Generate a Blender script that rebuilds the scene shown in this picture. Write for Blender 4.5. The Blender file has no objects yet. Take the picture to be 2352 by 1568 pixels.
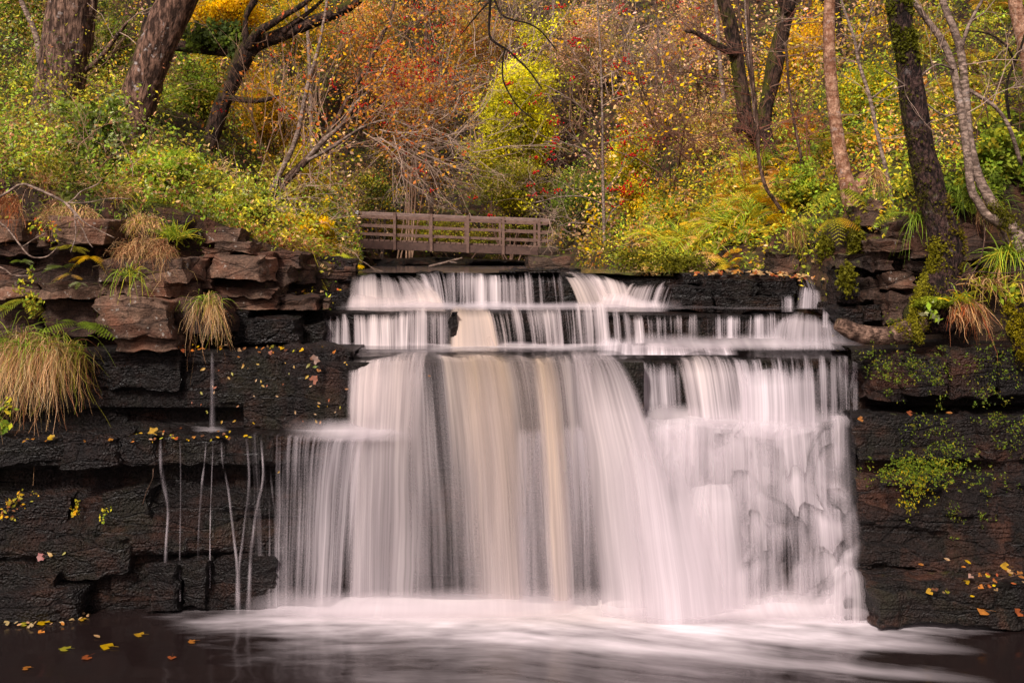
import bpy, math, random
import numpy as np
random.seed(7); RS = np.random.RandomState(11)
sc = bpy.context.scene
COL = sc.collection
# ---- the place: pool at z=0, eye 3.13 m above it, +Y upstream. at(): photo column/row + distance -> metres
FOC, ZC, CX, HY = 2522.0, 3.13, 1176.0, 600.0
def at(px, py, Y): return np.array(((px-CX)*Y/FOC, Y, ZC+(HY-py)*Y/FOC))
def m_(npx, Y): return npx*Y/FOC

# ---------------------------------------------------------------- noise
def _hash(ix, iy, iz):
    h = (ix.astype(np.int64)*374761393 + iy.astype(np.int64)*668265263 + iz.astype(np.int64)*2147483647) & 0xffffffff
    h = ((h ^ (h >> 13))*1274126177) & 0xffffffff
    h = ((h ^ (h >> 16))*2246822519) & 0xffffffff
    return ((h ^ (h >> 15)) & 0xffffff)/float(0xffffff)
def vnoise(P):
    P = np.asarray(P, float)
    I = np.floor(P).astype(np.int64); F = P-I; F = F*F*F*(F*(F*6-15)+10)
    x, y, z = I[..., 0], I[..., 1], I[..., 2]; r = 0
    for dx in (0, 1):
        wx = F[..., 0] if dx else 1-F[..., 0]
        for dy in (0, 1):
            wy = F[..., 1] if dy else 1-F[..., 1]
            for dz in (0, 1):
                wz = F[..., 2] if dz else 1-F[..., 2]
                r = r+wx*wy*wz*_hash(x+dx, y+dy, z+dz)
    return r
def fbm(P, o=3, s=0):
    P = np.asarray(P, float)+s*17.31; a, t, r = 1., 0., 0
    for k in range(o):
        r = r+a*vnoise(P*2**k+k*9.7); t += a; a *= .5
    return r/t
def n3(x, y, z): return np.stack(np.broadcast_arrays(np.asarray(x, float), np.asarray(y, float), np.asarray(z, float)), -1)

# ---------------------------------------------------------------- objects
def props(o, label=None, cat=None, group=None, kind=None):
    if label: o['label'] = label
    if cat: o['category'] = cat
    if group: o['group'] = group
    if kind: o['kind'] = kind
    return o
def thing(name, label, cat, loc, group=None):
    o = bpy.data.objects.new(name, None); COL.objects.link(o)
    o.location = [float(v) for v in loc]; o.empty_display_size = .2
    return props(o, label, cat, group)
class Geo:
    def __init__(s): s.v = []; s.q = []; s.t = []; s.c = []; s.w = []; s.n = 0
    def add(s, V, Q=None, T=None, C=None, Wv=None):
        V = np.asarray(V, float).reshape(-1, 3); k = len(V)
        s.v.append(V)
        if Q is not None and len(Q): s.q.append(np.asarray(Q)+s.n)
        if T is not None and len(T): s.t.append(np.asarray(T)+s.n)
        if C is None: C = np.ones((k, 4))
        C = np.asarray(C, float)
        if C.ndim == 1: C = np.tile(C, (k, 1))
        if C.shape[1] == 3: C = np.hstack([C, np.ones((k, 1))])
        s.c.append(C)
        s.w.append(np.zeros((k, 3)) if Wv is None else np.asarray(Wv, float))
        s.n += k
        return s
def mesh(name, g, mat, parent=None, origin=None, smooth=True, parent_local=False):
    V = np.vstack(g.v); C = np.vstack(g.c); Wv = np.vstack(g.w)
    org = np.zeros(3)
    if parent is not None: org = parent_org(parent)
    elif origin is not None: org = np.asarray(origin, float)
    V = V-org
    Q = np.vstack(g.q) if g.q else np.zeros((0, 4), int)
    T = np.vstack(g.t) if g.t else np.zeros((0, 3), int)
    me = bpy.data.meshes.new(name)
    me.vertices.add(len(V)); me.vertices.foreach_set('co', V.astype(np.float32).ravel())
    loops = np.concatenate([Q.ravel(), T.ravel()]).astype(np.int32)
    me.loops.add(len(loops)); me.loops.foreach_set('vertex_index', loops)
    nq, nt = len(Q), len(T)
    st = np.concatenate([np.arange(nq)*4, nq*4+np.arange(nt)*3]).astype(np.int32)
    me.polygons.add(nq+nt); me.polygons.foreach_set('loop_start', st)
    try: me.polygons.foreach_set('loop_total', np.concatenate([np.full(nq, 4), np.full(nt, 3)]).astype(np.int32))
    except Exception: pass
    me.polygons.foreach_set('use_smooth', np.full(nq+nt, smooth))
    a = me.attributes.new('Col', 'FLOAT_COLOR', 'POINT'); a.data.foreach_set('color', C.astype(np.float32).ravel())
    a = me.attributes.new('flow', 'FLOAT_VECTOR', 'POINT'); a.data.foreach_set('vector', Wv.astype(np.float32).ravel())
    me.update(calc_edges=True); me.validate()
    me.materials.append(mat)
    o = bpy.data.objects.new(name, me); COL.objects.link(o)
    if parent is not None: o.parent = parent
    else: o.location = [float(v) for v in org]
    return o
def parent_org(p):
    r = np.zeros(3)
    while p is not None: r = r+np.array(p.location); p = p.parent
    return r
def gridq(nu, nv):
    i = np.arange(nu*nv).reshape(nu, nv)
    return np.stack([i[:-1, :-1], i[1:, :-1], i[1:, 1:], i[:-1, 1:]], -1).reshape(-1, 4)

# ---------------------------------------------------------------- materials
class N:
    def __init__(s, name):
        s.m = bpy.data.materials.new(name); s.m.use_nodes = True
        s.t = s.m.node_tree; s.t.nodes.clear(); s.out = s.t.nodes.new('ShaderNodeOutputMaterial')
    def n(s, typ, **k):
        o = s.t.nodes.new('ShaderNode'+typ)
        for a, b in k.items():
            if a.startswith('i_'): 
                kk = a[2:]; kk = int(kk) if kk.isdigit() else kk.replace('_', ' ')
                s.set(o.inputs[kk], b)
            else: setattr(o, a, b)
        return o
    def set(s, inp, v):
        if hasattr(v, 'links') or isinstance(v, bpy.types.NodeSocket): s.t.links.new(v, inp)
        elif isinstance(v, bpy.types.Node): s.t.links.new(v.outputs[0], inp)
        else:
            if isinstance(v, tuple) and len(v) == 3 and inp.type == 'RGBA': v = v+(1,)
            inp.default_value = v
    def math(s, op, a, b=None, c=None, clamp=False):
        o = s.t.nodes.new('ShaderNodeMath'); o.operation = op; o.use_clamp = clamp
        s.set(o.inputs[0], a)
        if b is not None: s.set(o.inputs[1], b)
        if c is not None: s.set(o.inputs[2], c)
        return o.outputs[0]
    def mix(s, f, a, b, typ='MIX'):
        o = s.t.nodes.new('ShaderNodeMix'); o.data_type = 'RGBA'; o.blend_type = typ; o.clamp_factor = True
        s.set(o.inputs[0], f); s.set(o.inputs[6], a); s.set(o.inputs[7], b)
        return o.outputs[2]
    def ramp(s, f, stops):
        o = s.t.nodes.new('ShaderNodeValToRGB'); s.set(o.inputs[0], f); e = o.color_ramp.elements
        while len(e) > 1: e.remove(e[-1])
        for k, (p, c) in enumerate(stops):
            el = e[0] if k == 0 else e.new(p)
            el.position = p; el.color = tuple(c)+(1,) if isinstance(c, (tuple, list)) else (c, c, c, 1)
        return o.outputs[0]
    def noise(s, vec, scale, det=4, rough=.55, dist=0):
        o = s.n('TexNoise', i_Scale=scale, i_Detail=det, i_Roughness=rough, i_Distortion=dist)
        if vec is not None: s.set(o.inputs['Vector'], vec)
        return o.outputs[0]
    def mapp(s, vec, sc_, loc=(0, 0, 0)):
        o = s.n('Mapping'); s.set(o.inputs['Vector'], vec); o.inputs['Scale'].default_value = sc_; o.inputs['Location'].default_value = loc
        return o.outputs[0]
    def wpos(s): return s.n('NewGeometry').outputs['Position']
    def attr(s, name): return s.n('Attribute', attribute_name=name)
    def bump(s, h, strength, dist=.02):
        o = s.n('Bump', i_Strength=strength, i_Distance=dist); s.set(o.inputs['Height'], h); return o.outputs[0]
    def bsdf(s, col, rough=.6, normal=None, spec=.5, **k):
        o = s.n('BsdfPrincipled'); s.set(o.inputs['Base Color'], col); s.set(o.inputs['Roughness'], rough)
        o.inputs['Specular IOR Level'].default_value = spec
        if normal is not None: s.set(o.inputs['Normal'], normal)
        return o
    def done(s, sh):
        s.t.links.new(sh if isinstance(sh, bpy.types.NodeSocket) else sh.outputs[0], s.out.inputs[0]); return s.m

def mat_leaf(name, trans=.35, rough=.55, spec=.3):
    b = N(name); c = b.attr('Col').outputs[0]
    n = b.noise(b.wpos(), 40, 2)
    c2 = b.mix(1, c, b.ramp(n, [(.25, (.95, .93, .9)), (.75, (1.6, 1.55, 1.5))]), 'MULTIPLY')
    hs = b.n('HueSaturation', i_Saturation=1.05, i_Value=1.14); b.set(hs.inputs['Color'], c2); c2 = hs.outputs[0]
    p = b.bsdf(c2, rough, None, spec)
    t = b.n('BsdfTranslucent', i_Color=c2)
    return b.done(b.n('MixShader', i_0=trans, i_1=p.outputs[0], i_2=t.outputs[0]))
def mat_rock(name, dark, light, wet=.0, moss=0., rust=0., bumps=1., lichen=0., strat=1.):
    b = N(name); P = b.wpos()
    n1 = b.noise(P, 2.1, 5, .6); n2 = b.noise(P, 9, 6, .65); n3_ = b.noise(b.mapp(P, (1, 1, 6)), 4, 4, .6)
    vor = b.n('TexVoronoi', i_Scale=42.0, feature='F1'); b.set(vor.inputs['Vector'], P)
    fine = b.noise(P, 60, 4, .7)
    mixv = b.math('ADD', b.math('MULTIPLY', n1, .45), b.math('ADD', b.math('MULTIPLY', n2, .3), b.math('MULTIPLY', n3_, .25*strat)))
    c = b.ramp(mixv, [(.32, dark), (.5, tuple((x*.55+y*.45) for x, y in zip(dark, light))), (.7, light)])
    c = b.mix(.8, c, b.ramp(fine, [(.3, (.4, .4, .4)), (.7, (1.4, 1.4, 1.4))]), 'MULTIPLY')
    c = b.mix(.6, c, b.ramp(b.noise(P, 24, 3, .6), [(.35, (.5, .48, .46)), (.62, (1.25, 1.22, 1.2))]), 'MULTIPLY')
    if wet > .5: c = b.mix(b.ramp(b.noise(P, 1.7, 5, .65), [(.5, 0), (.66, .6)]), c, (.013, .013, .004)); c = b.mix(b.ramp(b.noise(b.mapp(P, (3, 3, .5), (4, 4, 4)), 2.2, 4), [(.52, 0), (.66, .55)]), c, (.02, .0085, .005))
    if rust: c = b.mix(b.math('MULTIPLY', b.ramp(b.noise(P, 3.3, 4), [(.5, 0), (.68, 1)]), rust), c, (.16, .06, .03))
    wq = b.n('VectorMath', operation='MULTIPLY_ADD'); wn = b.n('TexNoise', i_Scale=3.0, i_Detail=3.0); b.set(wn.inputs['Vector'], P); b.set(wq.inputs[0], wn.outputs[1]); wq.inputs[1].default_value = (.14, .14, .07); b.set(wq.inputs[2], P)
    bq = b.mapp(wq.outputs[0], (1.35, 1.35, 5.2)); ce = b.n('TexVoronoi', i_Scale=1.0, feature='DISTANCE_TO_EDGE'); b.set(ce.inputs['Vector'], bq); cc = b.n('TexVoronoi', i_Scale=1.0, feature='F1'); b.set(cc.inputs['Vector'], bq)
    crack = b.ramp(ce.outputs['Distance'], [(0, 0), (.035, 1)]); cs = b.n('SeparateColor'); b.set(cs.inputs[0], cc.outputs['Color'])
    c = b.mix(1, c, b.ramp(cs.outputs[0], [(0, (.55, .52, .5)), (1, (1.5, 1.45, 1.4))]), 'MULTIPLY'); c = b.mix(1, c, b.ramp(crack, [(0, .5), (1, 1.)]), 'MULTIPLY')
    rough = b.ramp(n2, [(.3, .75-.55*wet), (.7, .95-.5*wet)])
    if lichen:
        lv = b.ramp(b.noise(P, 17, 3, .6), [(.64, 0), (.68, 1)])
        c = b.mix(b.math('MULTIPLY', lv, lichen), c, (.5, .48, .42))
    if moss:
        nz = b.n('SeparateXYZ'); b.set(nz.inputs[0], b.n('NewGeometry').outputs['Normal'])
        up = b.math('ADD', b.math('MULTIPLY', nz.outputs[2], .2), b.noise(P, 3.7, 5, .65))
        mk = b.math('MULTIPLY', b.ramp(up, [(.80-.28*moss, 0), (.90-.28*moss, 1)]), min(1, .5+moss))
        mc = b.ramp(fine, [(.3, (.03, .04, .006)), (.7, (.15, .16, .02))])
        c = b.mix(mk, c, mc)
    h = b.math('ADD', b.math('MULTIPLY', n2, .8), b.math('ADD', b.math('MULTIPLY', fine, .28), b.math('ADD', b.math('MULTIPLY', vor.outputs[0], -.18-.25*wet), b.math('MULTIPLY', n3_, .7))))
    h = b.math('ADD', h, b.math('MULTIPLY', crack, .22)); h = b.math('ADD', h, b.math('MULTIPLY', cs.outputs[1], .25))
    nr = b.bump(h, .75*bumps, .06)
    return b.done(b.bsdf(c, rough, nr, .3+.15*wet))
def mat_bark(name, dark, light, moss=.0, lichen=.0, zs=.25, scale=22., bumps=1.):
    b = N(name); P = b.n('TexCoord').outputs['Object']; q = b.mapp(P, (1, 1, zs))
    v = b.n('TexVoronoi', i_Scale=scale, feature='F1'); b.set(v.inputs['Vector'], b.mix(.12, q, b.n('TexNoise', i_Scale=12.0, i_Detail=3.0).outputs[1]))
    n1 = b.noise(q, scale*1.2, 5, .7); n2 = b.noise(P, 3, 4)
    h = b.math('ADD', b.math('MULTIPLY', v.outputs[0], -.5), n1)
    c = b.ramp(h, [(.13, dark), (.46, light), (.7, tuple(min(1, x*1.5) for x in light))])
    c = b.mix(.5, c, b.ramp(n2, [(.3, (.55, .5, .5)), (.7, (1.25, 1.25, 1.2))]), 'MULTIPLY')
    if lichen:
        c = b.mix(b.math('MULTIPLY', b.ramp(b.noise(P, 7, 5, .7), [(.6, 0), (.66, 1)]), lichen), c, (.62, .58, .54))
    if moss:
        nn = b.n('SeparateXYZ'); b.set(nn.inputs[0], b.n('NewGeometry').outputs['Normal'])
        k = b.math('ADD', b.math('ADD', b.math('MULTIPLY', b.noise(P, 2.4, 5, .65), .75), b.math('MULTIPLY', b.noise(P, 19, 4, .7), .25)), b.math('MULTIPLY', b.math('SUBTRACT', nn.outputs[2], nn.outputs[0]), .13))
        mm = b.ramp(k, [(.68-.26*moss, 0), (.80-.26*moss, 1)])
        c = b.mix(mm, c, b.ramp(b.noise(P, 55, 3, .7), [(.3, (.02, .022, .004)), (.7, (.115, .11, .014))]))
    nr = b.bump(h, 1.*bumps, .05)
    return b.done(b.bsdf(c, .85, nr, .2))
def mat_plain(name, col, rough=.7, var=.4, scale=12., bump=.3, spec=.3):
    b = N(name); P = b.wpos(); n = b.noise(P, scale, 5, .65)
    c = b.mix(1., b.attr('Col').outputs[0] if col is None else col, b.ramp(n, [(.25, (1-var,)*3), (.75, (1+var,)*3)]), 'MULTIPLY')
    return b.done(b.bsdf(c, rough, b.bump(n, bump, .02), spec))

def mat_fall():
    """falling water: Col.r = body, Col.g = peat tint, Col.b = streak contrast, Col.a = edge fade; flow = metres across / along"""
    b = N('falling_water'); a = b.attr('Col'); fl = b.attr('flow').outputs['Vector']
    sp = b.n('SeparateColor'); b.set(sp.inputs[0], a.outputs[0])
    wp = b.n('TexNoise', i_Scale=1.0, i_Detail=2.0); b.set(wp.inputs['Vector'], b.mapp(fl, (3.1, 1.1, 2.7)))
    vm = b.n('VectorMath', operation='MULTIPLY_ADD'); b.set(vm.inputs[0], wp.outputs[1]); vm.inputs[1].default_value = (.05, 0, 0); b.set(vm.inputs[2], fl); fl = vm.outputs[0]
    n1 = b.noise(b.mapp(fl, (13, .42, 3.1)), 1, 2, .5, .15)
    n2 = b.noise(b.mapp(fl, (62, .45, 7.7)), 1, 2, .55, .1)
    n3_ = b.noise(b.mapp(fl, (4.2, .5, 1.3)), 1, 2, .5)
    s = b.math('ADD', b.math('MULTIPLY', n1, .42), b.math('ADD', b.math('MULTIPLY', n2, .25), b.math('MULTIPLY', n3_, .33)))
    n4 = b.noise(b.mapp(fl, (1.7, .35, 5.9)), 1, 2, .5)
    s = b.math('ADD', b.math('MULTIPLY', s, .78), b.math('MULTIPLY', n4, .22))
    s = b.math('MULTIPLY', b.math('SUBTRACT', s, .5), 5.6)
    al = b.math('MULTIPLY_ADD', s, sp.outputs[2], sp.outputs[0], clamp=True)
    al = b.math('SMOOTH_MIN', al, .97, .1)
    al = b.math('MULTIPLY', al, a.outputs['Alpha'], clamp=True)
    tint = b.math('MULTIPLY', sp.outputs[1], b.math('ADD', .5, n3_), clamp=True)
    c = b.mix(tint, (.88, .81, .835), (.82, .645, .45))
    c = b.mix(b.ramp(s, [(.0, .32), (.75, 0)]), c, (.40, .335, .385))
    sv = b.n('SeparateXYZ'); b.set(sv.inputs[0], fl); on = b.math('MULTIPLY_ADD', b.noise(b.mapp(fl, (19, 0, 2.2)), 1, 2, .5), .17, b.math('MULTIPLY_ADD', b.noise(b.mapp(fl, (3.6, 0, 4.2)), 1, 1, .5), .30, -.22))
    al = b.math('MULTIPLY', al, b.math('MULTIPLY_ADD', b.math('DIVIDE', b.math('SUBTRACT', sv.outputs[1], on), .07, clamp=True), .8, .2), clamp=True)  # opacity floor keeps a pale film, a painted sheen along the lip
    d = b.n('BsdfDiffuse', i_Color=c); tr = b.n('BsdfTranslucent', i_Color=c)
    m1 = b.n('MixShader', i_0=.25, i_1=d.outputs[0], i_2=tr.outputs[0])
    tp = b.n('BsdfTransparent')
    return b.done(b.n('MixShader', i_0=al, i_1=tp.outputs[0], i_2=m1.outputs[0]))
def mat_pool(name='pool_surface', deep=(.014, .009, .0085), sx=.7, sy=3.2, film=False):
    """still or running water with foam: Col.r = foam, flow = stream coordinates"""
    b = N(name); a = b.attr('Col'); fl = b.attr('flow').outputs['Vector']
    sp = b.n('SeparateColor'); b.set(sp.inputs[0], a.outputs[0])
    n1 = b.noise(b.mapp(fl, (sx, sy, 1)), 1.2, 5, .55, .4)
    n2 = b.noise(b.mapp(fl, (sx*1.8, sy*1.3, 1), (3, 7, 0)), 1.8, 5, .6, .3)
    s = b.math('ADD', b.math('MULTIPLY', n1, .6), b.math('MULTIPLY', n2, .4))
    s2 = b.math('MULTIPLY', b.math('SUBTRACT', s, .5), 2.6)
    al = b.math('MULTIPLY_ADD', s2, sp.outputs[2], sp.outputs[0], clamp=True)
    nb = b.bump(s, .16, .03)
    w = b.bsdf(deep, .12, nb, .5)
    c = b.mix(sp.outputs[1], (.80, .74, .765), (.80, .70, .58))
    f = b.n('BsdfDiffuse', i_Color=c)
    if film:
        g = b.n('MixShader', i_0=.35, i_1=b.n('BsdfTransparent').outputs[0], i_2=w.outputs[0]); ws = g.outputs[0]
    else: ws = w.outputs[0]
    m = b.n('MixShader', i_0=al, i_1=ws, i_2=f.outputs[0])
    if film: m = b.n('MixShader', i_0=a.outputs['Alpha'], i_1=b.n('BsdfTransparent').outputs[0], i_2=m.outputs[0])
    return b.done(m)

M = {}
M['leaf'] = mat_leaf('leaf_tissue', .35, .6, .12); M['grass'] = mat_leaf('grass_blade', .25, .6, .15)
M['fern'] = mat_leaf('fern_frond', .3, .6, .12); M['litter'] = mat_leaf('fallen_leaf', .12, .45, .4)
M['rock'] = mat_rock('sandstone', (.016, .010, .008), (.115, .070, .048), .15, 0, .4, 1.)
M['rockpale'] = mat_rock('pale_sandstone', (.035, .022, .016), (.25, .16, .11), .0, .06, .6, .9, .45)
M['rockmoss'] = mat_rock('mossy_sandstone', (.02, .013, .01), (.11, .075, .05), .2, .55, .3, 1.)
M['wet'] = mat_rock('wet_black_rock', (.0028, .0016, .0012), (.0165, .0088, .0062), .8, 0, .12, 1.5, strat=.5)
M['wetmoss'] = mat_rock('wet_mossy_rock', (.004, .0024, .0018), (.021, .0115, .0075), .65, .03, .25, 1.4, strat=.5)
M['soil'] = mat_rock('leafy_soil', (.02, .012, .007), (.11, .065, .03), 0, .5, .4, 1., strat=.2)
M['fall'] = mat_fall(); M['pool'] = mat_pool(); M['film'] = mat_pool('ledge_water', (.012, .008, .008), 1.1, 2.5, True)
M['bark'] = mat_bark('rough_bark', (.045, .026, .018), (.30, .185, .13), .12, .35, .3, 20)
M['barkold'] = mat_bark('lichened_bark', (.045, .025, .017), (.31, .18, .125), .2, .6, .3, 22)
M['barkmoss'] = mat_bark('mossy_bark', (.014, .009, .007), (.12, .07, .05), .5, .0, .3, 24)
M['barktrunk'] = mat_bark('dark_mossy_bark', (.014, .009, .008), (.12, .068, .056), .38, .15, .6, 34)
M['barkpink'] = mat_bark('smooth_pink_bark', (.24, .11, .06), (.56, .345, .225), .04, .3, 1.4, 13, .6)
M['barkpale'] = mat_bark('pale_bark', (.12, .085, .065), (.44, .33, .26), .06, .3, 2.6, 16, .3)
M['barkdark'] = mat_bark('dark_bark', (.012, .008, .006), (.075, .048, .035), .3, 0, .3, 24)
M['barkroot'] = mat_bark('weathered_root_wood', (.06, .035, .025), (.36, .23, .165), .16, .0, 1., 14)
M['twig'] = mat_plain('twig_bark', None, .75, .35, 20, .2)
M['wood'] = mat_plain('weathered_timber', (.175, .105, .078), .7, .45, 9, .3)
M['wooddark'] = mat_plain('dark_timber', (.095, .055, .042), .7, .45, 9, .3)  # darker brown timber for the bridge beams
M['woodpale'] = mat_plain('worn_handrail_timber', (.25, .17, .14), .7, .4, 9, .3)
M['moss'] = mat_plain('moss_cushion', None, .95, .6, 45, 1., .1)
M['metal'] = mat_plain('pale_post_cap', (.6, .6, .6), .4, .1, 5, .05)
# ---------------------------------------------------------------- shapes
def nrm(a): return a/(np.linalg.norm(a, axis=-1, keepdims=True)+1e-9)
def spline(P, step=.06, cols=None):
    P = np.asarray(P, float); n = len(P)
    if n < 3: 
        k = max(2, int(np.linalg.norm(P[-1]-P[0])/step)+1); t = np.linspace(0, 1, k)[:, None]; return P[0]*(1-t)+P[-1]*t
    out = []; Q = np.vstack([2*P[0]-P[1], P, 2*P[-1]-P[-2]])
    for i in range(1, n):
        p0, p1, p2, p3 = Q[i-1], Q[i], Q[i+1], Q[i+2]
        k = max(2, int(np.linalg.norm((p2-p1)[:3])/step)+1); t = np.linspace(0, 1, k, endpoint=False)[:, None]
        out.append(.5*((2*p1)+(-p0+p2)*t+(2*p0-5*p1+4*p2-p3)*t*t+(-p0+3*p1-3*p2+p3)*t**3))
    return np.vstack(out+[P[-1:]])
def tube(g, P, R, sides=5, col=(1, 1, 1), rough=0., seed=0, cap=True):
    P = np.asarray(P, float); R = np.broadcast_to(np.asarray(R, float), (len(P),))
    T = nrm(np.gradient(P, axis=0)); a = np.array((0., 1, 0)) if abs(T[0][1]) < .9 else np.array((1., 0, 0))
    U = nrm(np.cross(T, a)); Vv = np.cross(T, U); th = np.arange(sides)*2*np.pi/sides
    d = np.cos(th)[None, :, None]*U[:, None]+np.sin(th)[None, :, None]*Vv[:, None]
    r = np.repeat(R[:, None], sides, 1)
    if rough:
        q = P[:, None]+d*r[..., None]
        r = r*(1+rough*((fbm(q*np.array((7, 7, 2.2)), 3, seed)-.5)*1.6+(fbm(q*np.array((2.2, 2.2, 1.3)), 2, seed+3)-.5)*1.2))
    V = (P[:, None]+d*r[..., None]).reshape(-1, 3); n = len(P)
    i = np.arange(n*sides).reshape(n, sides); j = np.roll(i, -1, 1)
    Q = np.stack([i[:-1], j[:-1], j[1:], i[1:]], -1).reshape(-1, 4); Tt = []
    if cap:
        V = np.vstack([V, P[:1], P[-1:]])
        Tt = [(i[0][(k+1) % sides], i[0][k], n*sides) for k in range(sides)]+[(i[-1][k], i[-1][(k+1) % sides], n*sides+1) for k in range(sides)]
    g.add(V, Q, Tt, np.asarray(col, float)); return g
def limb(g, pts, sides=14, rough=.16, seed=0, col=(1, 1, 1), step=.05):
    """pts: (photo col, photo row, distance, width in photo px)"""
    A = np.array([np.append(at(p[0], p[1], p[2]), m_(p[3], p[2])/2) for p in pts])
    S = spline(A, step); tube(g, S[:, :3], np.maximum(S[:, 3], .004), sides, col, rough, seed); return S
def wander(p, d, L, n=6, bend=.25, droop=0., rs=RS):
    P = [np.array(p, float)]; d = nrm(np.array(d, float))
    for k in range(n):
        d = nrm(d+rs.normal(0, bend, 3)+np.array((0, 0, -droop))); P.append(P[-1]+d*L/n)
    return np.array(P)
def twigs(g, p, d, L, r, depth=2, col=(.3, .2, .14), kids=4, bend=.22, droop=0., rs=RS, spread=.8, sides=3, tips=None):
    P = wander(p, d, L, 5 if depth else 4, bend, droop, rs); c = np.array(col)*rs.uniform(.7, 1.25)
    tube(g, P, np.linspace(r, r*.35, len(P)), sides, c, cap=False)
    if tips is not None: tips.append(P[-1]); tips.append(P[len(P)//2])
    if depth:
        for k in range(kids):
            i = rs.randint(1, len(P)); dd = nrm(P[i]-P[i-1])+rs.normal(0, spread*.6, 3)
            twigs(g, P[i], dd, L*rs.uniform(.4, .65), r*.55, depth-1, col, kids, bend, droop, rs, spread, sides, tips)
PAL = dict(yellow=(.72, .47, .03), gold=(.58, .35, .045), orange=(.48, .20, .05), rust=(.40, .12, .045), red=(.34, .05, .035), lime=(.42, .395, .045),
  vivid=(.70, .66, .05), olive=(.27, .25, .04), green=(.17, .25, .035), fresh=(.22, .31, .04), dark=(.04, .06, .014), grey=(.28, .32, .16), tan=(.52, .34, .17), brown=(.22, .10, .05), pink=(.50, .31, .24), straw=(.52, .36, .18), cream=(.6,.5,.3))
def pick(pal, n, rs=RS, jit=.25):
    k = list(pal.keys()); w = np.array([pal[x] for x in k], float); w /= w.sum()
    c = np.array([PAL[x] for x in k])[rs.choice(len(k), n, p=w)]
    return np.clip(c*rs.uniform(1-jit, 1+jit*1.2, (n, 1))*rs.uniform(.9, 1.1, (n, 3)), 0, 1)
def leaves(g, P, size, C, up=.5, front=.5, aspect=.55, rs=RS, fold=.25, droop=.0):
    """small pointed leaves: 4 points, folded on the midrib"""
    n = len(P); size = np.broadcast_to(size, (n,))[:, None]*rs.uniform(.45, 1.5, (n, 1))
    nn = nrm(rs.normal(0, .6, (n, 3))+np.array((0, -front, up))); a = rs.normal(0, 1, (n, 3)); a[:, 2] -= droop
    L = nrm(a-nn*(a*nn).sum(1, keepdims=True)); S = np.cross(nn, L)
    b = P-L*size*.5; t = P+L*size*.5; mid = P-L*size*.08-nn*size*fold*.35
    l = mid+S*size*aspect*.5+nn*size*fold*.5; r = mid-S*size*aspect*.5+nn*size*fold*.5
    V = np.stack([b, l, t, r], 1).reshape(-1, 3); k = np.arange(n)[:, None]*4
    T = np.concatenate([k+np.array([[0, 3, 2]]), k+np.array([[0, 2, 1]])], 0)
    C4 = np.repeat(C, 4, 0); g.add(V, None, T, C4); return g
def sprays(g, P, size, C, rs=RS, per=5, up=.5, front=.5):
    """leaf sprays: several leaves set along a short stalk, for shrubs seen close"""
    n = len(P); d = nrm(rs.normal(0, 1, (n, 3))+np.array((0, -.3, .3)))
    for k in range(per):
        q = P+d*(k-per/2)*np.reshape(size, (-1, 1))*.42+rs.normal(0, 1, (n, 3))*np.reshape(size, (-1, 1))*.35
        leaves(g, q, size, C*rs.uniform(.7, 1.2, (n, 1)), up, front, .46, rs)
def blade(g, p, d, L, w, droop, col, rs=RS, seg=5, wig=.022):
    d = nrm(np.array(d, float)); s = nrm(np.cross(d, (0, 1, .2)+rs.normal(0, .3, 3))); t = np.linspace(0, 1, seg+1)
    P = np.array(p)+d*(L*t)[:, None]+np.array((0, 0, -1.))*(droop*L*t**2)[:, None]+np.cumsum(rs.normal(0, wig*L, (seg+1, 3)), 0)*t[:, None]
    ww = w*.5*(1-t**1.6)+.0006
    V = np.stack([P-s*ww[:, None], P+s*ww[:, None]], 1).reshape(-1, 3)
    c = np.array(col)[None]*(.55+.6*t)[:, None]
    g.add(V, [(2*i, 2*i+1, 2*i+3, 2*i+2) for i in range(seg)], None, np.repeat(c, 2, 0))
def tuft(g, p, n, L, w, pal, spread=.6, droop=.6, lean=(0, -.3, .7), base=.05, rs=RS, jit=.3):
    C = pick(pal, n, rs, jit)
    for k in range(n):
        d = np.array(lean)+rs.normal(0, spread, 3)*np.array((1, .7, .5))
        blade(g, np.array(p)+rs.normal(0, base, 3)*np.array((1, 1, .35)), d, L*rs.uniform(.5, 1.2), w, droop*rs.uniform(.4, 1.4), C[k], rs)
def frond(g, p, d, L, col, droop=.5, rs=RS, pairs=13, tip=None, width=.34):
    d = nrm(np.array(d, float)); t = np.linspace(0, 1, pairs+3)
    P = np.array(p)+d*(L*t)[:, None]+np.array((0, 0, -1.))*(droop*L*t**2)[:, None]
    T = nrm(np.gradient(P, axis=0)); S = nrm(np.cross(T, np.array((0, 0, 1.))+rs.normal(0, .15, 3))); U = np.cross(S, T)
    tube(g, P, np.linspace(.004, .001, len(P))*L*1.2, 3, np.array(col)*.6, cap=False)
    tip = col if tip is None else tip
    for i in range(2, len(P)):
        u = t[i]; l = L*width*math.sin(math.pi*(.12+.88*(1-u)**.9)*.82)*rs.uniform(.85, 1.1)
        c = (np.array(col)*(1-u)+np.array(tip)*u)*rs.uniform(.8, 1.2)
        for sg in (-1, 1):
            a = P[i]; dr = nrm(S[i]*sg+T[i]*.38-U[i]*.05-np.array((0, 0, .18)))
            # pinna: toothed blade of three lobes each side
            k = 5; tt = np.linspace(0, 1, k); ax = a+dr*(l*tt)[:, None]-U[i]*(.12*l*tt**2)[:, None]
            wv = (L/pairs)*.62*np.array((.7, 1., .78, .5, .05)); 
            e1 = ax+T[i]*wv[:, None]*.75; e2 = ax-T[i]*wv[:, None]*.55
            V = np.stack([ax, e1, e2], 1).reshape(-1, 3); TT = []
            for q in range(k-1):
                b = 3*q; TT += [(b, b+3, b+1), (b, b+2, b+3)]
            g.add(V, None, TT, c)
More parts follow.
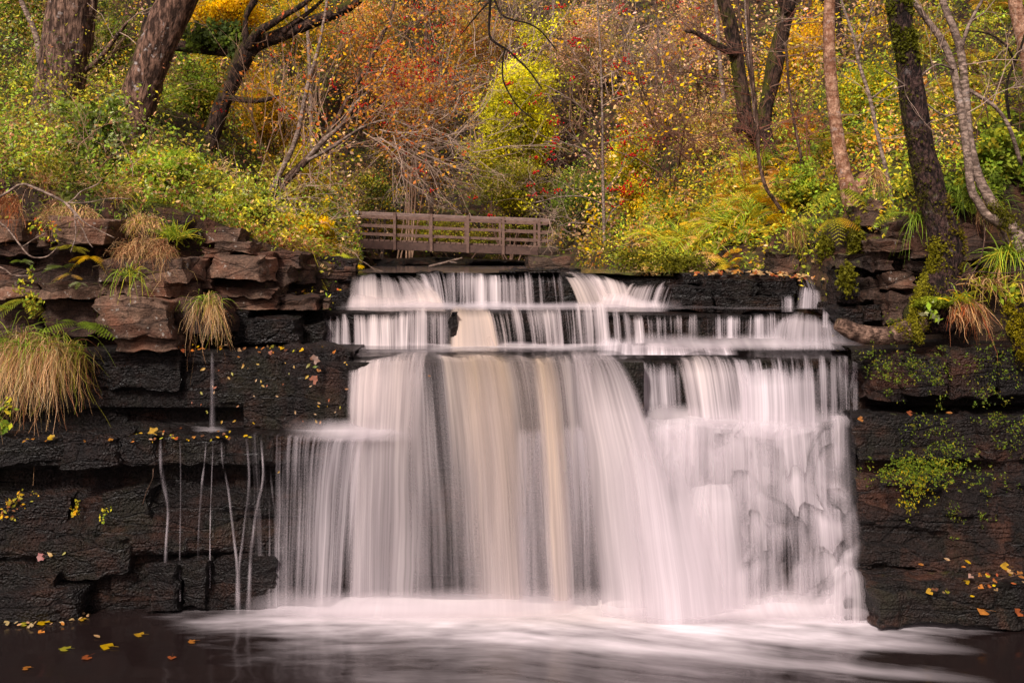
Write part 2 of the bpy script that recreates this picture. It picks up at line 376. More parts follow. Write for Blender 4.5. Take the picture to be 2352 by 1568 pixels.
def fern(g, p, n, L, cols, rs=RS, up=.7, droop=.6, front=0., az=None, pairs=13, spread=1., width=.34, flat=1.):
    for k in range(n):
        a = rs.uniform(0, 2*math.pi) if az is None else az+rs.normal(0, spread)
        d = (math.cos(a), math.sin(a)*flat-front, up*rs.uniform(.6, 1.4)); c = np.array(PAL[cols[rs.randint(len(cols))]])*rs.uniform(.75, 1.2)
        frond(g, p, d, L*rs.uniform(.65, 1.15), c, droop*rs.uniform(.6, 1.3), rs, pairs, np.array(PAL[cols[rs.randint(len(cols))]])*rs.uniform(.8, 1.2), width)
def rockgeo(c, size, rz=0., tilt=0., seed=0, cell=.045, rough=1., chip=1., layers=1.):
    """a broken sandstone block: boxed, split along bedding, corners chipped"""
    sx, sy, sz = size; n = [int(np.clip(s/cell, 5, 46)) for s in size]; g = Geo()
    cs, sn = math.cos(rz), math.sin(rz); ct, st_ = math.cos(tilt), math.sin(tilt)
    for ax in range(3):
        o = [k for k in range(3) if k != ax]; u = np.linspace(-1, 1, n[o[0]]+1); v = np.linspace(-1, 1, n[o[1]]+1)
        A, B = np.meshgrid(u, v, indexing='ij')
        for sg in (-1, 1):
            P = np.zeros(A.shape+(3,)); P[..., o[0]] = A; P[..., o[1]] = B; P[..., ax] = sg
            p = P.reshape(-1, 3)
            h = np.array(size)/2; q = p*h; ms = min(size)
            # rounded edges
            rad = ms*.10; ov = np.maximum(np.abs(q)-(h-rad), 0); ln = np.linalg.norm(ov, axis=1, keepdims=True)
            k = np.where(ln > rad, rad/np.maximum(ln, 1e-9), 1.); q = np.sign(q)*(np.minimum(np.abs(q), h-rad)+ov*k)
            s0 = q+seed*3.7
            big = 1.5*(np.stack([fbm(s0*1.6/max(.25, ms)*.35, 2, 1), fbm(s0*1.6/max(.25, ms)*.35, 2, 2), fbm(s0*1.6/max(.25, ms)*.35, 2, 3)], -1)-.5)
            q = q+big*np.array((.22, .22, .20))*np.minimum(h*2, .5)*1.2*chip
            lay = vnoise(n3(seed*5.1+q[:, 0]*.8, q[:, 1]*.8, q[:, 2]*26))-.5
            side = np.clip(np.maximum(np.abs(p[:, 0]), np.abs(p[:, 1])), 0, 1)**3*(1-.7*(np.abs(p[:, 2]) > .97))
            q[:, :2] -= np.sign(p[:, :2])*(np.abs(p[:, :2])**4)*(np.abs(lay)*.10*layers*side)[:, None]
            sm = np.stack([fbm(s0*7, 3, 4), fbm(s0*7, 3, 5), fbm(s0*7, 3, 6)], -1)-.5
            q = q+sm*.085*rough
            z = q[:, 2].copy(); x = q[:, 0].copy(); q[:, 0], q[:, 2] = x*ct-z*st_, x*st_+z*ct
            x = q[:, 0].copy(); y = q[:, 1].copy(); q[:, 0], q[:, 1] = x*cs-y*sn, x*sn+y*cs
            Q = gridq(n[o[0]]+1, n[o[1]]+1)
            flip = (sg > 0) ^ (ax == 1)
            g.add(q+np.asarray(c), Q if flip else Q[:, ::-1])
    return g
def interp(pts, n, ncol=None):
    """resample a list of tuples evenly along its first entry"""
    A = np.array(pts, float); t = np.linspace(A[0, 0], A[-1, 0], n)
    return np.stack([np.interp(t, A[:, 0], A[:, k]) for k in range(A.shape[1])], -1)
def face(name, top, base, back, nu, nv, mat, amp=.10, lay=.13, seed=0, over=(), label=None, origin=None, lump=0., ledge_noise=.02, chipw=.5):
    """bedrock step: flat ledge running 'back' metres, broken edge, stratified face down to the base line"""
    T = interp(top, nu); B = interp(base, nu)
    tp = np.array([at(*r[:3]) for r in T]); bp = np.array([at(*r[:3]) for r in B])
    nl = max(4, int(back/.12)); rows = []
    # broken plan of the edge
    xx = tp[:, 0]; brk = np.round(vnoise(n3(xx/chipw, seed, 0))*4)/4-.5+(fbm(n3(xx*5, seed, 3), 3)-.5)*.7
    edge = brk*amp*1.2
    for k in range(nl):
        f = 1-k/nl; y = tp[:, 1]+back*f; fr = (1-f)
        P = np.stack([tp[:, 0]*(y/tp[:, 1])**.0, y+edge*fr, tp[:, 2]+(fbm(n3(xx*3, y*3, seed), 3)-.5)*ledge_noise*2*min(1, f*6+.3)], -1); rows.append(P)
    for k in range(nv):
        s = k/(nv-1); P = tp*(1-s)+bp*s; z = P[:, 2]
        li = np.floor(z/lay+(vnoise(n3(xx*.35, seed, 5))-.5)*1.2); 
        wl = .35+.6*_hash(li.astype(np.int64), np.full(len(z), int(seed)), np.zeros(len(z), int))
        ci = np.floor(xx/wl+li*.37)
        blk = _hash(ci.astype(np.int64), li.astype(np.int64), np.full(len(z), 3+int(seed)))-.5
        fz = (z/lay) % 1.0; crack = np.clip(1-np.abs(fz-.02)*9, 0, 1)*.03
        d = blk*amp*.9+(fbm(n3(xx*2.2, seed+2, z*3.2), 4)-.5)*amp*1.3+(fbm(n3(xx*9, seed+8, z*14), 3)-.5)*amp*.35
        if lump: d = d+(vnoise(n3(xx*2.3, seed, z*2.1))-.5)*lump+np.abs(vnoise(n3(xx*4.1, seed+4, z*3.7))-.5)*lump*.7
        e = edge*(1-min(1, s*3))
        rd = .035*math.exp(-s*60)
        P = P.copy(); P[:, 1] += e+d*min(1, s*12)+crack+rd
        if k == 0: P[:, 2] -= .004
        for (s0, s1, dep) in over:
            if s0 < s < s1: P[:, 1] += dep*min(1, (s-s0)/.03)*min(1, (s1-s)/.05)*(.6+.8*vnoise(n3(xx*1.5, seed+6, 0)))
        rows.append(P)
    V = np.stack(rows, 1); nn_ = V.shape[1]; g = Geo().add(V.reshape(-1, 3), gridq(nu, nn_)[:, ::-1])
    o = mesh(name, g, mat, None, origin); return props(o, label, None, None, 'structure')
def curtain(name, label, top, bot, nu=90, nv=26, back=.22, con=.8, seed=0, group='silky falls of the cascade', efade=.06, lipz=.012, sag=0., bfade=0., tfade=.25, wob=.02, parent=None, powr=.55, pair=False, voff=0., cat='waterfall', lipd=.35, lipmask=.0):
    """one fall: top / bot = (photo col, row, distance, body, tint[, contrast])"""
    def fix(r): return tuple(r)+(con,) if len(r) == 5 else tuple(r)
    top = [fix(r) for r in top]; bot = [fix(r) if len(r) > 3 else tuple(r)+(.5, .2, con) for r in bot]
    def par(A):
        A = np.array(A, float); t = (A[:, 0]-A[0, 0])/(A[-1, 0]-A[0, 0]+1e-9); return A, t
    A, ta = par(top); B, tb = par(bot); tb = ta if pair else tb; t = np.linspace(0, 1, nu)
    T = np.stack([np.interp(t, ta, A[:, k]) for k in range(6)], -1); Bm = np.stack([np.interp(t, tb, B[:, k]) for k in range(6)], -1)
    tp = np.array([at(*r[:3]) for r in T]); bp = np.array([at(*r[:3]) for r in Bm]); bp[:, 2] = np.where(Bm[:, 1] > 1400, -.04, bp[:, 2])
    x0 = tp[:, 0]; tp[:, 2] += (fbm(n3(x0*4, seed, 0), 3)-.5)*.06+(vnoise(n3(x0*1.3, 3, 0))-.5)*.11+lipz; tp[:, 1] += (fbm(n3(x0*3, seed, 7), 2)-.5)*.05
    V = []; C = []; F = []; edge = np.clip(np.minimum(t, 1-t)/max(efade, 1e-6), 0, 1); edge = edge*edge*(3-2*edge)
    nl = 5; s_all = np.concatenate([np.linspace(-1, 0, nl, endpoint=False), np.linspace(0, 1, nv)])
    length = np.linalg.norm(tp-bp, axis=1)
    for s in s_all:
        if s < 0: P = tp+np.array((0, 1., 0))*(-s*back)+np.array((0, 0, .012))*(-s); f = 0; v = s*back
        else:
            f = s**powr; P = tp+(bp-tp)*np.stack([np.full(nu, f), np.full(nu, f), np.full(nu, f**(1/powr) if powr < 1 else f)], -1)
            P[:, 2] = tp[:, 2]+(bp[:, 2]-tp[:, 2])*(s*.93+.07*s*s); P[:, :2] = tp[:, :2]+(bp[:, :2]-tp[:, :2])*f
            P[:, 1] -= sag*math.sin(math.pi*min(1, s*1.02))*1.0
            v = s*length.mean()
        P = P.copy(); P[:, 1] -= (fbm(n3(x0*6, seed, max(s, 0)*.5), 3)-.5)*wob*2*min(1, max(0, s)*6)
        k = max(s, 0); body = T[:, 3]*(1-k)+Bm[:, 3]*k; ti = T[:, 4]*(1-k)+Bm[:, 4]*k; co = T[:, 5]*(1-k)+Bm[:, 5]*k
        if s < 0: body = body*(1-.75*(-s)**.5)*lipd/.35*.5+.0; co = co*.55
        else:
            rise = lipd+(1-lipd)*min(1, s/tfade); body = body*rise-(1-rise)*.12
        e = edge.copy()
        if s < 0: e = e*(1+s*.9)*(1-lipmask)
        if bfade and s > 1-bfade: e = e*((1-s)/bfade)**.8
        V.append(P); C.append(np.stack([body, ti, co, e], -1)); F.append(np.stack([x0+(P[:, 0]-x0)*.0, np.full(nu, v+voff), np.full(nu, seed*3.3)], -1))
    V = np.stack(V, 1); C = np.stack(C, 1); F = np.stack(F, 1)
    g = Geo().add(V.reshape(-1, 3), gridq(nu, V.shape[1]), None, C.reshape(-1, 4), F.reshape(-1, 3))
    o = mesh(name, g, M['fall'], parent, None if parent is not None else bp.mean(0))
    if parent is None: props(o, label, cat, group)
    return o
def lobed(g, c, size, nrmv, rot, col, lobes=5, curl=.15, rs=RS):
    """a sycamore-like fallen leaf with pointed lobes"""
    nv = nrm(np.array(nrmv, float)); a = nrm(np.cross(nv, (.3, 1, .2))); b = np.cross(nv, a)
    V = [np.array(c, float)]; k = lobes*2+1; C = [np.array(col)*.9]
    for i in range(k):
        th = rot+(-.80+1.6*i/(k-1))*math.pi; r = size*.5*((1.05 if i % 2 else .78) if lobes > 1 else 1)*rs.uniform(.85, 1.15)
        V.append(np.array(c)+(a*math.cos(th)+b*math.sin(th))*r+nv*curl*size*rs.uniform(-.2, 1)*(1 if i % 2 else .3)); C.append(np.array(col)*rs.uniform(.75, 1.2))
    V.append(np.array(c)-(a*math.cos(rot)+b*math.sin(rot))*size*.15); C.append(np.array(col))
    T = [(0, i, i+1) for i in range(1, k)]
    g.add(V, None, T, np.clip(np.array(C), 0, 1))
    # stalk
    e = np.array(c)-(a*math.cos(rot)+b*math.sin(rot))*size*.75+nv*.01
    tube(g, np.array([c, (np.array(c)+e)/2+nv*.004, e]), size*.012, 3, np.array(col)*.7, cap=False); return g
def ovate(g, c, size, nrmv, rot, col, curl=.12, rs=RS, asp=.45):
    nv = nrm(np.array(nrmv, float)); a0 = nrm(np.cross(nv, (.3, 1, .2))); b0 = np.cross(nv, a0)
    a = a0*math.cos(rot)+b0*math.sin(rot); b = np.cross(nv, a); t = np.linspace(0, 1, 6); w = np.sin(np.pi*t**.8)*asp*.5*size
    P = np.array(c)+a*((t-.5)*size)[:, None]+nv*(curl*size*(t-.4)**2*2)[:, None]
    V = np.vstack([P, P+b*w[:, None]+nv*(w*.3)[:, None], P-b*w[:, None]+nv*(w*.3)[:, None]]); Q = []
    for i in range(5): Q += [(i, i+1, 7+i, 6+i), (i+1, i, 12+i, 13+i)]
    g.add(V, Q, None, np.clip(np.array(col)*rs.uniform(.8, 1.2, (18, 1)), 0, 1)); return g
# ---------------------------------------------------------------- camera, sky, sun
cam = bpy.data.cameras.new('camera'); co = bpy.data.objects.new('camera', cam); COL.objects.link(co)
co.location = (0, 0, ZC); co.rotation_euler = (math.pi/2, 0, 0)
cam.sensor_width = 36; cam.lens = FOC/2352*36; cam.shift_y = -184/2352; cam.clip_end = 500; cam.clip_start = .1
sc.camera = co
SUN_EL, SUN_AZ = math.radians(43), math.radians(205)      # behind the eye, a little to the left; azimuth clockwise from +Y
w = bpy.data.worlds.new('World'); sc.world = w; w.use_nodes = True; t = w.node_tree; t.nodes.clear()
sky = t.nodes.new('ShaderNodeTexSky'); sky.sky_type = 'NISHITA'; sky.sun_disc = False
sky.sun_elevation = SUN_EL; sky.sun_rotation = SUN_AZ; sky.air_density = 1.2; sky.dust_density = 4; sky.ozone_density = .6
hs = t.nodes.new('ShaderNodeHueSaturation'); hs.inputs['Saturation'].default_value = .22
mul = t.nodes.new('ShaderNodeMix'); mul.data_type = 'RGBA'; mul.blend_type = 'MULTIPLY'; mul.inputs[0].default_value = 1; mul.inputs[7].default_value = (1.22, .985, 1.0, 1)
bgn = t.nodes.new('ShaderNodeBackground'); bgn.inputs[1].default_value = .105; wo = t.nodes.new('ShaderNodeOutputWorld')
t.links.new(sky.outputs[0], hs.inputs['Color']); t.links.new(hs.outputs[0], mul.inputs[6]); t.links.new(mul.outputs[2], bgn.inputs[0]); t.links.new(bgn.outputs[0], wo.inputs[0])
sl = bpy.data.lights.new('sun', 'SUN'); so = bpy.data.objects.new('sun', sl); COL.objects.link(so)
sl.energy = 3.5; sl.angle = math.radians(7); sl.color = (1., .92, .85)
sd = np.array((math.sin(SUN_AZ)*math.cos(SUN_EL), math.cos(SUN_AZ)*math.cos(SUN_EL), math.sin(SUN_EL)))
import mathutils
so.rotation_euler = mathutils.Vector([float(v) for v in sd]).to_track_quat('Z', 'Y').to_euler(); so.location = (-6, -8, 20)
sc.view_settings.view_transform = 'Standard'; sc.view_settings.look = 'None'; sc.view_settings.exposure = 0; sc.view_settings.gamma = 1
sc.cycles.max_bounces = 6; sc.cycles.transparent_max_bounces = 24; sc.cycles.diffuse_bounces = 3; sc.cycles.glossy_bounces = 2
sc.cycles.sample_clamp_indirect = 4; sc.cycles.caustics_reflective = False; sc.cycles.caustics_refractive = False

# ---------------------------------------------------------------- terrain
def chan(Y):
    xl = np.interp(Y, [10, 12.5, 15, 20, 30, 34, 40], [-1.75, -1.9, -2.15, -2.7, -4.2, -3.4, -1.5])
    xr = np.interp(Y, [10, 11.5, 12.6, 14, 20, 30, 34, 40], [3.2, 3.25, 3.0, 2.1, 1.5, .95, .2, -1.5]); return xl, xr
def H(x, Y, noise=True):
    x = np.asarray(x, float); Y = np.asarray(Y, float); xl, xr = chan(Y); dl = xl-x; dr = x-xr
    hl = .15+.25*dl+.22*np.clip(Y-11, 0, 30)*np.clip(dl/3, 0, 1)*np.clip(1-(Y-20)/40, .2, 1)+.35*np.clip(dl-5.5, 0, 99)
    hr = .15+.5*dr+.1*np.clip(Y-13, 0, 40)*np.clip(dr/3, 0, 1)+.3*np.clip(dr-5, 0, 99)
    b = np.where(dl > 0, hl*np.clip(dl/.25, 0, 1), np.where(dr > 0, hr*np.clip(dr/.3, 0, 1), 0))
    h = 2.92+b+.64*np.clip(Y-34, 0, 200)+.0
    if noise: h = h+(fbm(n3(x*.55, Y*.55, 2), 4)-.5)*.55*np.clip(np.maximum(dl, dr), 0.0, 1.2)+np.clip(Y-36, 0, 20)/20*(fbm(n3(x*.12, Y*.12, 9), 3)-.5)*5
    yf = np.interp(x, [-4.2, -3.3, -1.95, -1.85, 3.0, 3.4, 5], [11.15, 11.5, 12.3, 12.7, 12.7, 11.75, 11.5])
    return np.where(Y < yf, np.maximum(h-(yf-Y)*9, 1.6), h)
def ground(x, Y): return float(H(np.array([x]), np.array([Y]))[0])
ys = np.concatenate([np.linspace(10.9, 16, 70), np.geomspace(16.1, 110, 110)]); xs = np.concatenate([np.linspace(-70, -12, 40), np.linspace(-11.7, 11.7, 150), np.linspace(12, 70, 40)])
XX, YY = np.meshgrid(xs, ys, indexing='ij')
g = Geo().add(np.stack([XX, YY, H(XX, YY)], -1).reshape(-1, 3), gridq(len(xs), len(ys)))
props(mesh('hillside', g, M['soil']), 'steep wooded valley sides covered in fallen leaves', None, None, 'structure')

# ---------------------------------------------------------------- bedrock steps
face('rock_face', [(-1000, 1003, 10.02), (0, 1004, 10.0), (500, 1002, 10.02), (640, 1001, 10.05), (760, 996, 10.1)], [(-1000, 1440, 9.72), (0, 1445, 9.72), (350, 1428, 9.85), (760, 1428, 10.0)], .75, 460, 90, M['wet'], .15, .17, 1, [(.15, .34, .24), (.62, .72, .12)], 'wet black lower rock wall left of the falls')
face('rock_face', [(560, 832, 10.45), (900, 830, 10.3), (1050, 832, 10.1), (1380, 832, 10.15), (1480, 832, 10.3)], [(560, 1440, 10.25), (1480, 1440, 10.15)], 1.6, 220, 90, M['wet'], .06, .2, 2, (), 'sheer wet rock behind the main fall')
face('rock_face', [(1380, 963, 10.42), (1700, 962, 10.42), (2030, 962, 10.35)], [(1380, 1440, 10.1), (2060, 1440, 9.95)], .5, 200, 80, M['wet'], .10, .2, 3, (), 'lumpy wet rock behind the right hand fall', lump=.28)
face('rock_face', [(1966, 957, 10.1), (2350, 956, 10.0), (3400, 956, 9.9)], [(1966, 1440, 9.75), (2352, 1465, 9.4), (3400, 1470, 9.3)], .7, 330, 90, M['wetmoss'], .12, .17, 4, [(.2, .32, .14)], 'dark mossy lower rock wall right of the falls')
face('rock_face', [(-1000, 803, 10.52), (300, 803, 10.5), (640, 806, 10.47), (812, 808, 10.5)], [(-1000, 992, 10.42), (812, 988, 10.42)], 1.35, 420, 60, M['wet'], .085, .21, 5, [(.72, .97, .2)], 'wet dark upper step left of the main fall')
face('rock_face', [(1370, 830, 10.68), (1980, 826, 10.62)], [(1370, 975, 10.6), (1990, 975, 10.55)], 1.2, 160, 40, M['wet'], .07, .2, 6, (), 'wet rock step under the right hand veil')
face('rock_face', [(1955, 800, 10.45), (2350, 800, 10.3), (3400, 790, 10.2)], [(1955, 975, 10.6), (3400, 975, 10.5)], 1.2, 280, 40, M['wetmoss'], .05, .3, 7, [(.74, .99, .2)], 'undercut rock step on the right bank')
face('rock_face', [(640, 716, 11.6), (1040, 718, 11.55), (1500, 722, 11.6), (2040, 728, 11.7)], [(640, 806, 11.55), (2040, 806, 11.6)], 1.4, 330, 34, M['wet'], .06, .12, 8, (), 'third rock step across the stream')
face('rock_face', [(690, 636, 12.6), (1100, 634, 12.6), (1560, 638, 12.6), (1960, 634, 12.5)], [(690, 720, 12.5), (1960, 722, 12.5)], 1.6, 330, 34, M['wet'], .07, .12, 9, (), 'topmost rock step across the stream')
face('rock_face', [(-1000, 520, 11.5), (0, 520, 11.5), (420, 535, 11.6), (640, 590, 12.0), (820, 606, 12.5)], [(-1000, 830, 11.15), (420, 830, 11.2), (700, 800, 11.9), (820, 720, 12.4)], .8, 360, 80, M['rock'], .16, .1, 10, (), 'layered sandstone wall of the left bank')
face('rock_face', [(1890, 560, 12.0), (1960, 500, 11.9), (2230, 515, 11.5), (3400, 500, 11.2)], [(1890, 740, 11.8), (1960, 830, 11.5), (3400, 830, 10.9)], .8, 280, 80, M['rockmoss'], .14, .12, 11, (), 'broken sandstone wall of the right bank')
# stream bed and far dark bank under the bridge are part of the terrain

# ---------------------------------------------------------------- loose and jutting blocks
def rk(x0, y0, x1, y1, Y, depth, mat, label, cat='rock', name='rock_block', rz=0., tilt=0., chip=1., layers=1., rough=1., group=None):
    c = at((x0+x1)/2, (y0+y1)/2, Y); c[1] += depth/2
    s = (m_(x1-x0, Y)*1.04, depth, m_(y1-y0, Y)*1.04); rk.n += 1
    g = rockgeo(c, s, rz, tilt, rk.n, .04, rough, chip, layers)
    return props(mesh(name, g, M[mat], None, c-np.array((0, 0, s[2]/2))), label, cat, group)
rk.n = 0
GB = 'sandstone blocks of the left bank'
for a in [
 (111, 501, 246, 553, 10.55, .9, 'rockpale', 'big pale slab at the top of the left bank under trailing twigs'),
 (-60, 505, 62, 552, 10.7, .8, 'rockpale', 'pale slab at the left edge of the photo level with the top slab'),
 (80, 536, 111, 566, 10.55, .3, 'rockpale', 'small rounded stone tucked under the left end of the big top slab'),
 (-60, 560, 82, 586, 10.75, .7, 'rock', 'thin dark slab at the left edge below the pale slab'),
 (84, 566, 236, 612, 11.0, .6, 'rock', 'shadowed block deep in the recess behind the ferns'),
 (-40, 612, 118, 650, 10.8, .7, 'rock', 'dim brown block behind the small fern at the left edge'),
 (120, 612, 232, 650, 10.8, .7, 'rock', 'dim brown block just left of the root hung slab'),
 (233, 595, 434, 648, 10.45, .8, 'rockpale', 'long flat slab with brown roots hanging over its top'),
 (232, 648, 400, 680, 10.5, .7, 'rockpale', 'thin slab directly on top of the biggest square block'),
 (400, 650, 452, 692, 10.65, .6, 'rock', 'small squarish block right of the thin slab, above the second grass tuft'),
 (-40, 649, 82, 683, 10.6, .7, 'rockpale', 'flat course stone at the left edge above the big hanging tuft'),
 (82, 648, 232, 684, 10.6, .7, 'rockpale', 'flat course stone under the group of ferns'),
 (223, 682, 390, 777, 10.2, .9, 'rockpale', 'biggest square jutting block of the left wall, rusty stained'),
 (-60, 686, 100, 768, 10.8, .5, 'rock', 'dark recessed block behind the big hanging tuft'),
 (96, 686, 226, 768, 10.75, .5, 'rock', 'reddish recessed block left of the biggest square block'),
 (388, 690, 519, 771, 10.55, .6, 'rock', 'recessed brown block behind the second straw coloured tuft'),
 (262, 776, 405, 808, 10.25, .7, 'rockpale', 'wedge shaped slab underneath the biggest square block'),
 (478, 593, 592, 645, 10.9, .6, 'rockpale', 'rounded pale speckled boulder slab at the end of the left wall'),
 (452, 574, 520, 596, 11.0, .5, 'rockpale', 'lichen whitened slab resting on the speckled boulder'),
 (519, 583, 628, 628, 11.35, .6, 'rock', 'blocky brown stone right of the lichen whitened slab'),
 (627, 581, 702, 614, 11.7, .6, 'rock', 'shadowed block just left of the dark ledge beside the top fall'),
 (606, 617, 670, 653, 11.5, .5, 'rock', 'square dark block below the shadowed block'),
 (487, 556, 570, 578, 11.2, .5, 'rockpale', 'thin flat slab in the yellow undergrowth'),
 (470, 524, 554, 556, 11.5, .5, 'rockpale', 'pale topped stone highest in the undergrowth of the left bank'),
 (345, 510, 422, 538, 11.0, .5, 'rock', 'dark stone with a pale rim beside bright green grass'),
 (446, 644, 489, 662, 10.9, .5, 'rockpale', 'small pale block under the speckled boulder'),
 (487, 646, 628, 668, 11.2, .6, 'rock', 'long low block beneath the speckled boulder'),
 (478, 662, 632, 682, 11.05, .7, 'rockpale', 'upper of the three thin stepping slabs by the third step'),
 (519, 682, 649, 711, 11.1, .7, 'rockpale', 'middle stepping slab with a level top beside the third step'),
 (648, 683, 737, 711, 11.2, .7, 'rock', 'stepping slab that reaches the edge of the falling water'),
 (733, 693, 756, 712, 11.3, .4, 'rockmoss', 'little green stone at the water end of the stepping slabs'),
 (519, 717, 573, 755, 10.95, .6, 'wet', 'damp dark ledge block right of the second straw coloured tuft'),
 (570, 731, 684, 792, 10.95, .6, 'wet', 'wet black block left of the third step of the fall'),
 (500, 757, 576, 795, 10.9, .5, 'wet', 'low wet black stone at the foot of the dark blocks'),
 (682, 742, 745, 794, 11.2, .5, 'wet', 'wet black block touching the left end of the third step fall'),
 (690, 598, 806, 652, 12.3, .6, 'wet', 'dark ledge left of the topmost fall'),
 (668, 612, 718, 653, 11.9, .5, 'rockmoss', 'mossy block under the yellow shrub by the topmost fall'),
 (740, 668, 800, 708, 12.0, .5, 'wet', 'wet ledge between the topmost fall and the stepping slabs')]:
    rk(*a, group=GB, rz=RS.uniform(-.06, .06), tilt=RS.uniform(-.02, .02))
GR = 'sandstone blocks of the right bank'
for a in [
 (1966, 477, 2031, 524, 11.7, .6, 'rockpale', 'grey brown boulder under the foot of the smooth pink trunk'),
 (2003, 457, 2036, 478, 11.8, .5, 'rockpale', 'small stone on top of the grey brown boulder'),
 (2014, 552, 2084, 577, 10.9, .6, 'rockpale', 'jutting cap stone left of the dark mossy trunk'),
 (2078, 508, 2112, 546, 11.0, .5, 'rock', 'upright stone above the cap stone'),
 (2080, 552, 2100, 574, 10.85, .4, 'rockpale', 'small rounded stone between cap stone and trunk'),
 (2092, 534, 2150, 594, 10.75, .5, 'rockpale', 'tall pale block touching the dark mossy trunk'),
 (2012, 574, 2046, 598, 11.0, .5, 'rock', 'upper small stone of the left column under the cap stone'),
 (2010, 597, 2048, 620, 10.98, .5, 'rock', 'lower small stone of the left column under the cap stone'),
 (2047, 588, 2082, 618, 11.15, .5, 'rock', 'shadowed stone in the hollow under the cap stone'),
 (2100, 596, 2150, 620, 10.85, .5, 'rock', 'flat stone under the tall pale block'),
 (2050, 627, 2112, 668, 10.8, .6, 'rockpale', 'square block with dead roots on top'),
 (2038, 670, 2104, 745, 10.85, .6, 'rock', 'tall brown block above the weathered root'),
 (1926, 588, 2014, 614, 11.4, .6, 'rockmoss', 'long mossy slab right of the leaf littered ledge'),
 (1915, 612, 2000, 692, 11.5, .5, 'wetmoss', 'big dark mossy block below the long mossy slab'),
 (1992, 640, 2028, 692, 11.2, .5, 'rock', 'narrow brown block between the mossy block and the hollow'),
 (1930, 708, 1988, 743, 11.1, .5, 'wet', 'wet dark block at the right end of the third step'),
 (1984, 708, 2030, 742, 11.05, .5, 'wet', 'damp block right of the third step with a leaf on top'),
 (2200, 520, 2252, 598, 10.8, .6, 'rock', 'dim block right of the dark mossy trunk'),
 (2202, 600, 2252, 650, 10.7, .6, 'rock', 'lower dim block right of the dark mossy trunk'),
 (2250, 560, 2352, 610, 10.9, .6, 'rock', 'wide dim slab behind the long bladed grass'),
 (1780, 585, 1840, 628, 12.3, .5, 'rockmoss', 'mossy stone at the foot of the fern bank'),
 (1838, 560, 1900, 626, 12.4, .5, 'rockmoss', 'moss draped stone in the dark hollow behind the leafy ledge'),
 (1880, 575, 1934, 622, 12.0, .5, 'rockmoss', 'moss draped stone left of the long mossy slab'),
 (2000, 806, 2090, 918, 10.15, .5, 'wetmoss', 'upper right wall block nearest the falling water'),
 (2088, 822, 2186, 914, 10.02, .5, 'wetmoss', 'upper right wall block that juts out furthest'),
 (2184, 808, 2300, 914, 10.12, .5, 'wetmoss', 'upper right wall block below the hanging dead grass'),
 (2298, 806, 2420, 910, 10.05, .5, 'wetmoss', 'upper right wall block at the right edge of the photo'),
 (1966, 958, 2100, 1050, 9.98, .5, 'wetmoss', 'lower right wall block with an orange leaf on its corner'),
 (2098, 960, 2240, 1044, 9.95, .5, 'wetmoss', 'lower right wall block dotted with green liverwort'),
 (2238, 958, 2420, 1046, 9.9, .5, 'wetmoss', 'lower right wall block at the right edge of the photo'),
 (1548, 662, 1640, 714, 12.05, .7, 'wet', 'left stone of the wet black ledge beside the white notch'),
 (1618, 646, 1742, 692, 12.15, .7, 'wet', 'middle stone of the wet black ledge strewn with leaves'),
 (1640, 684, 1800, 718, 11.95, .7, 'wet', 'lower course of the wet black ledge above the third step'),
 (1728, 638, 1838, 676, 12.2, .7, 'wet', 'right stone of the wet black ledge strewn with leaves'),
 (1780, 672, 1836, 716, 12.0, .6, 'wet', 'right corner stone of the wet black ledge beside the little trickle'),
 (1566, 632, 1690, 652, 12.35, .8, 'wet', 'left cap of the leaf strewn black ledge'),
 (1676, 624, 1800, 644, 12.4, .8, 'wetmoss', 'right cap of the leaf strewn black ledge'),
 (1886, 690, 1940, 716, 11.7, .5, 'wet', 'low wet stone right of the little trickle')]:
    rk(*a, group=GR, rz=RS.uniform(-.07, .07), tilt=RS.uniform(-.03, .03))
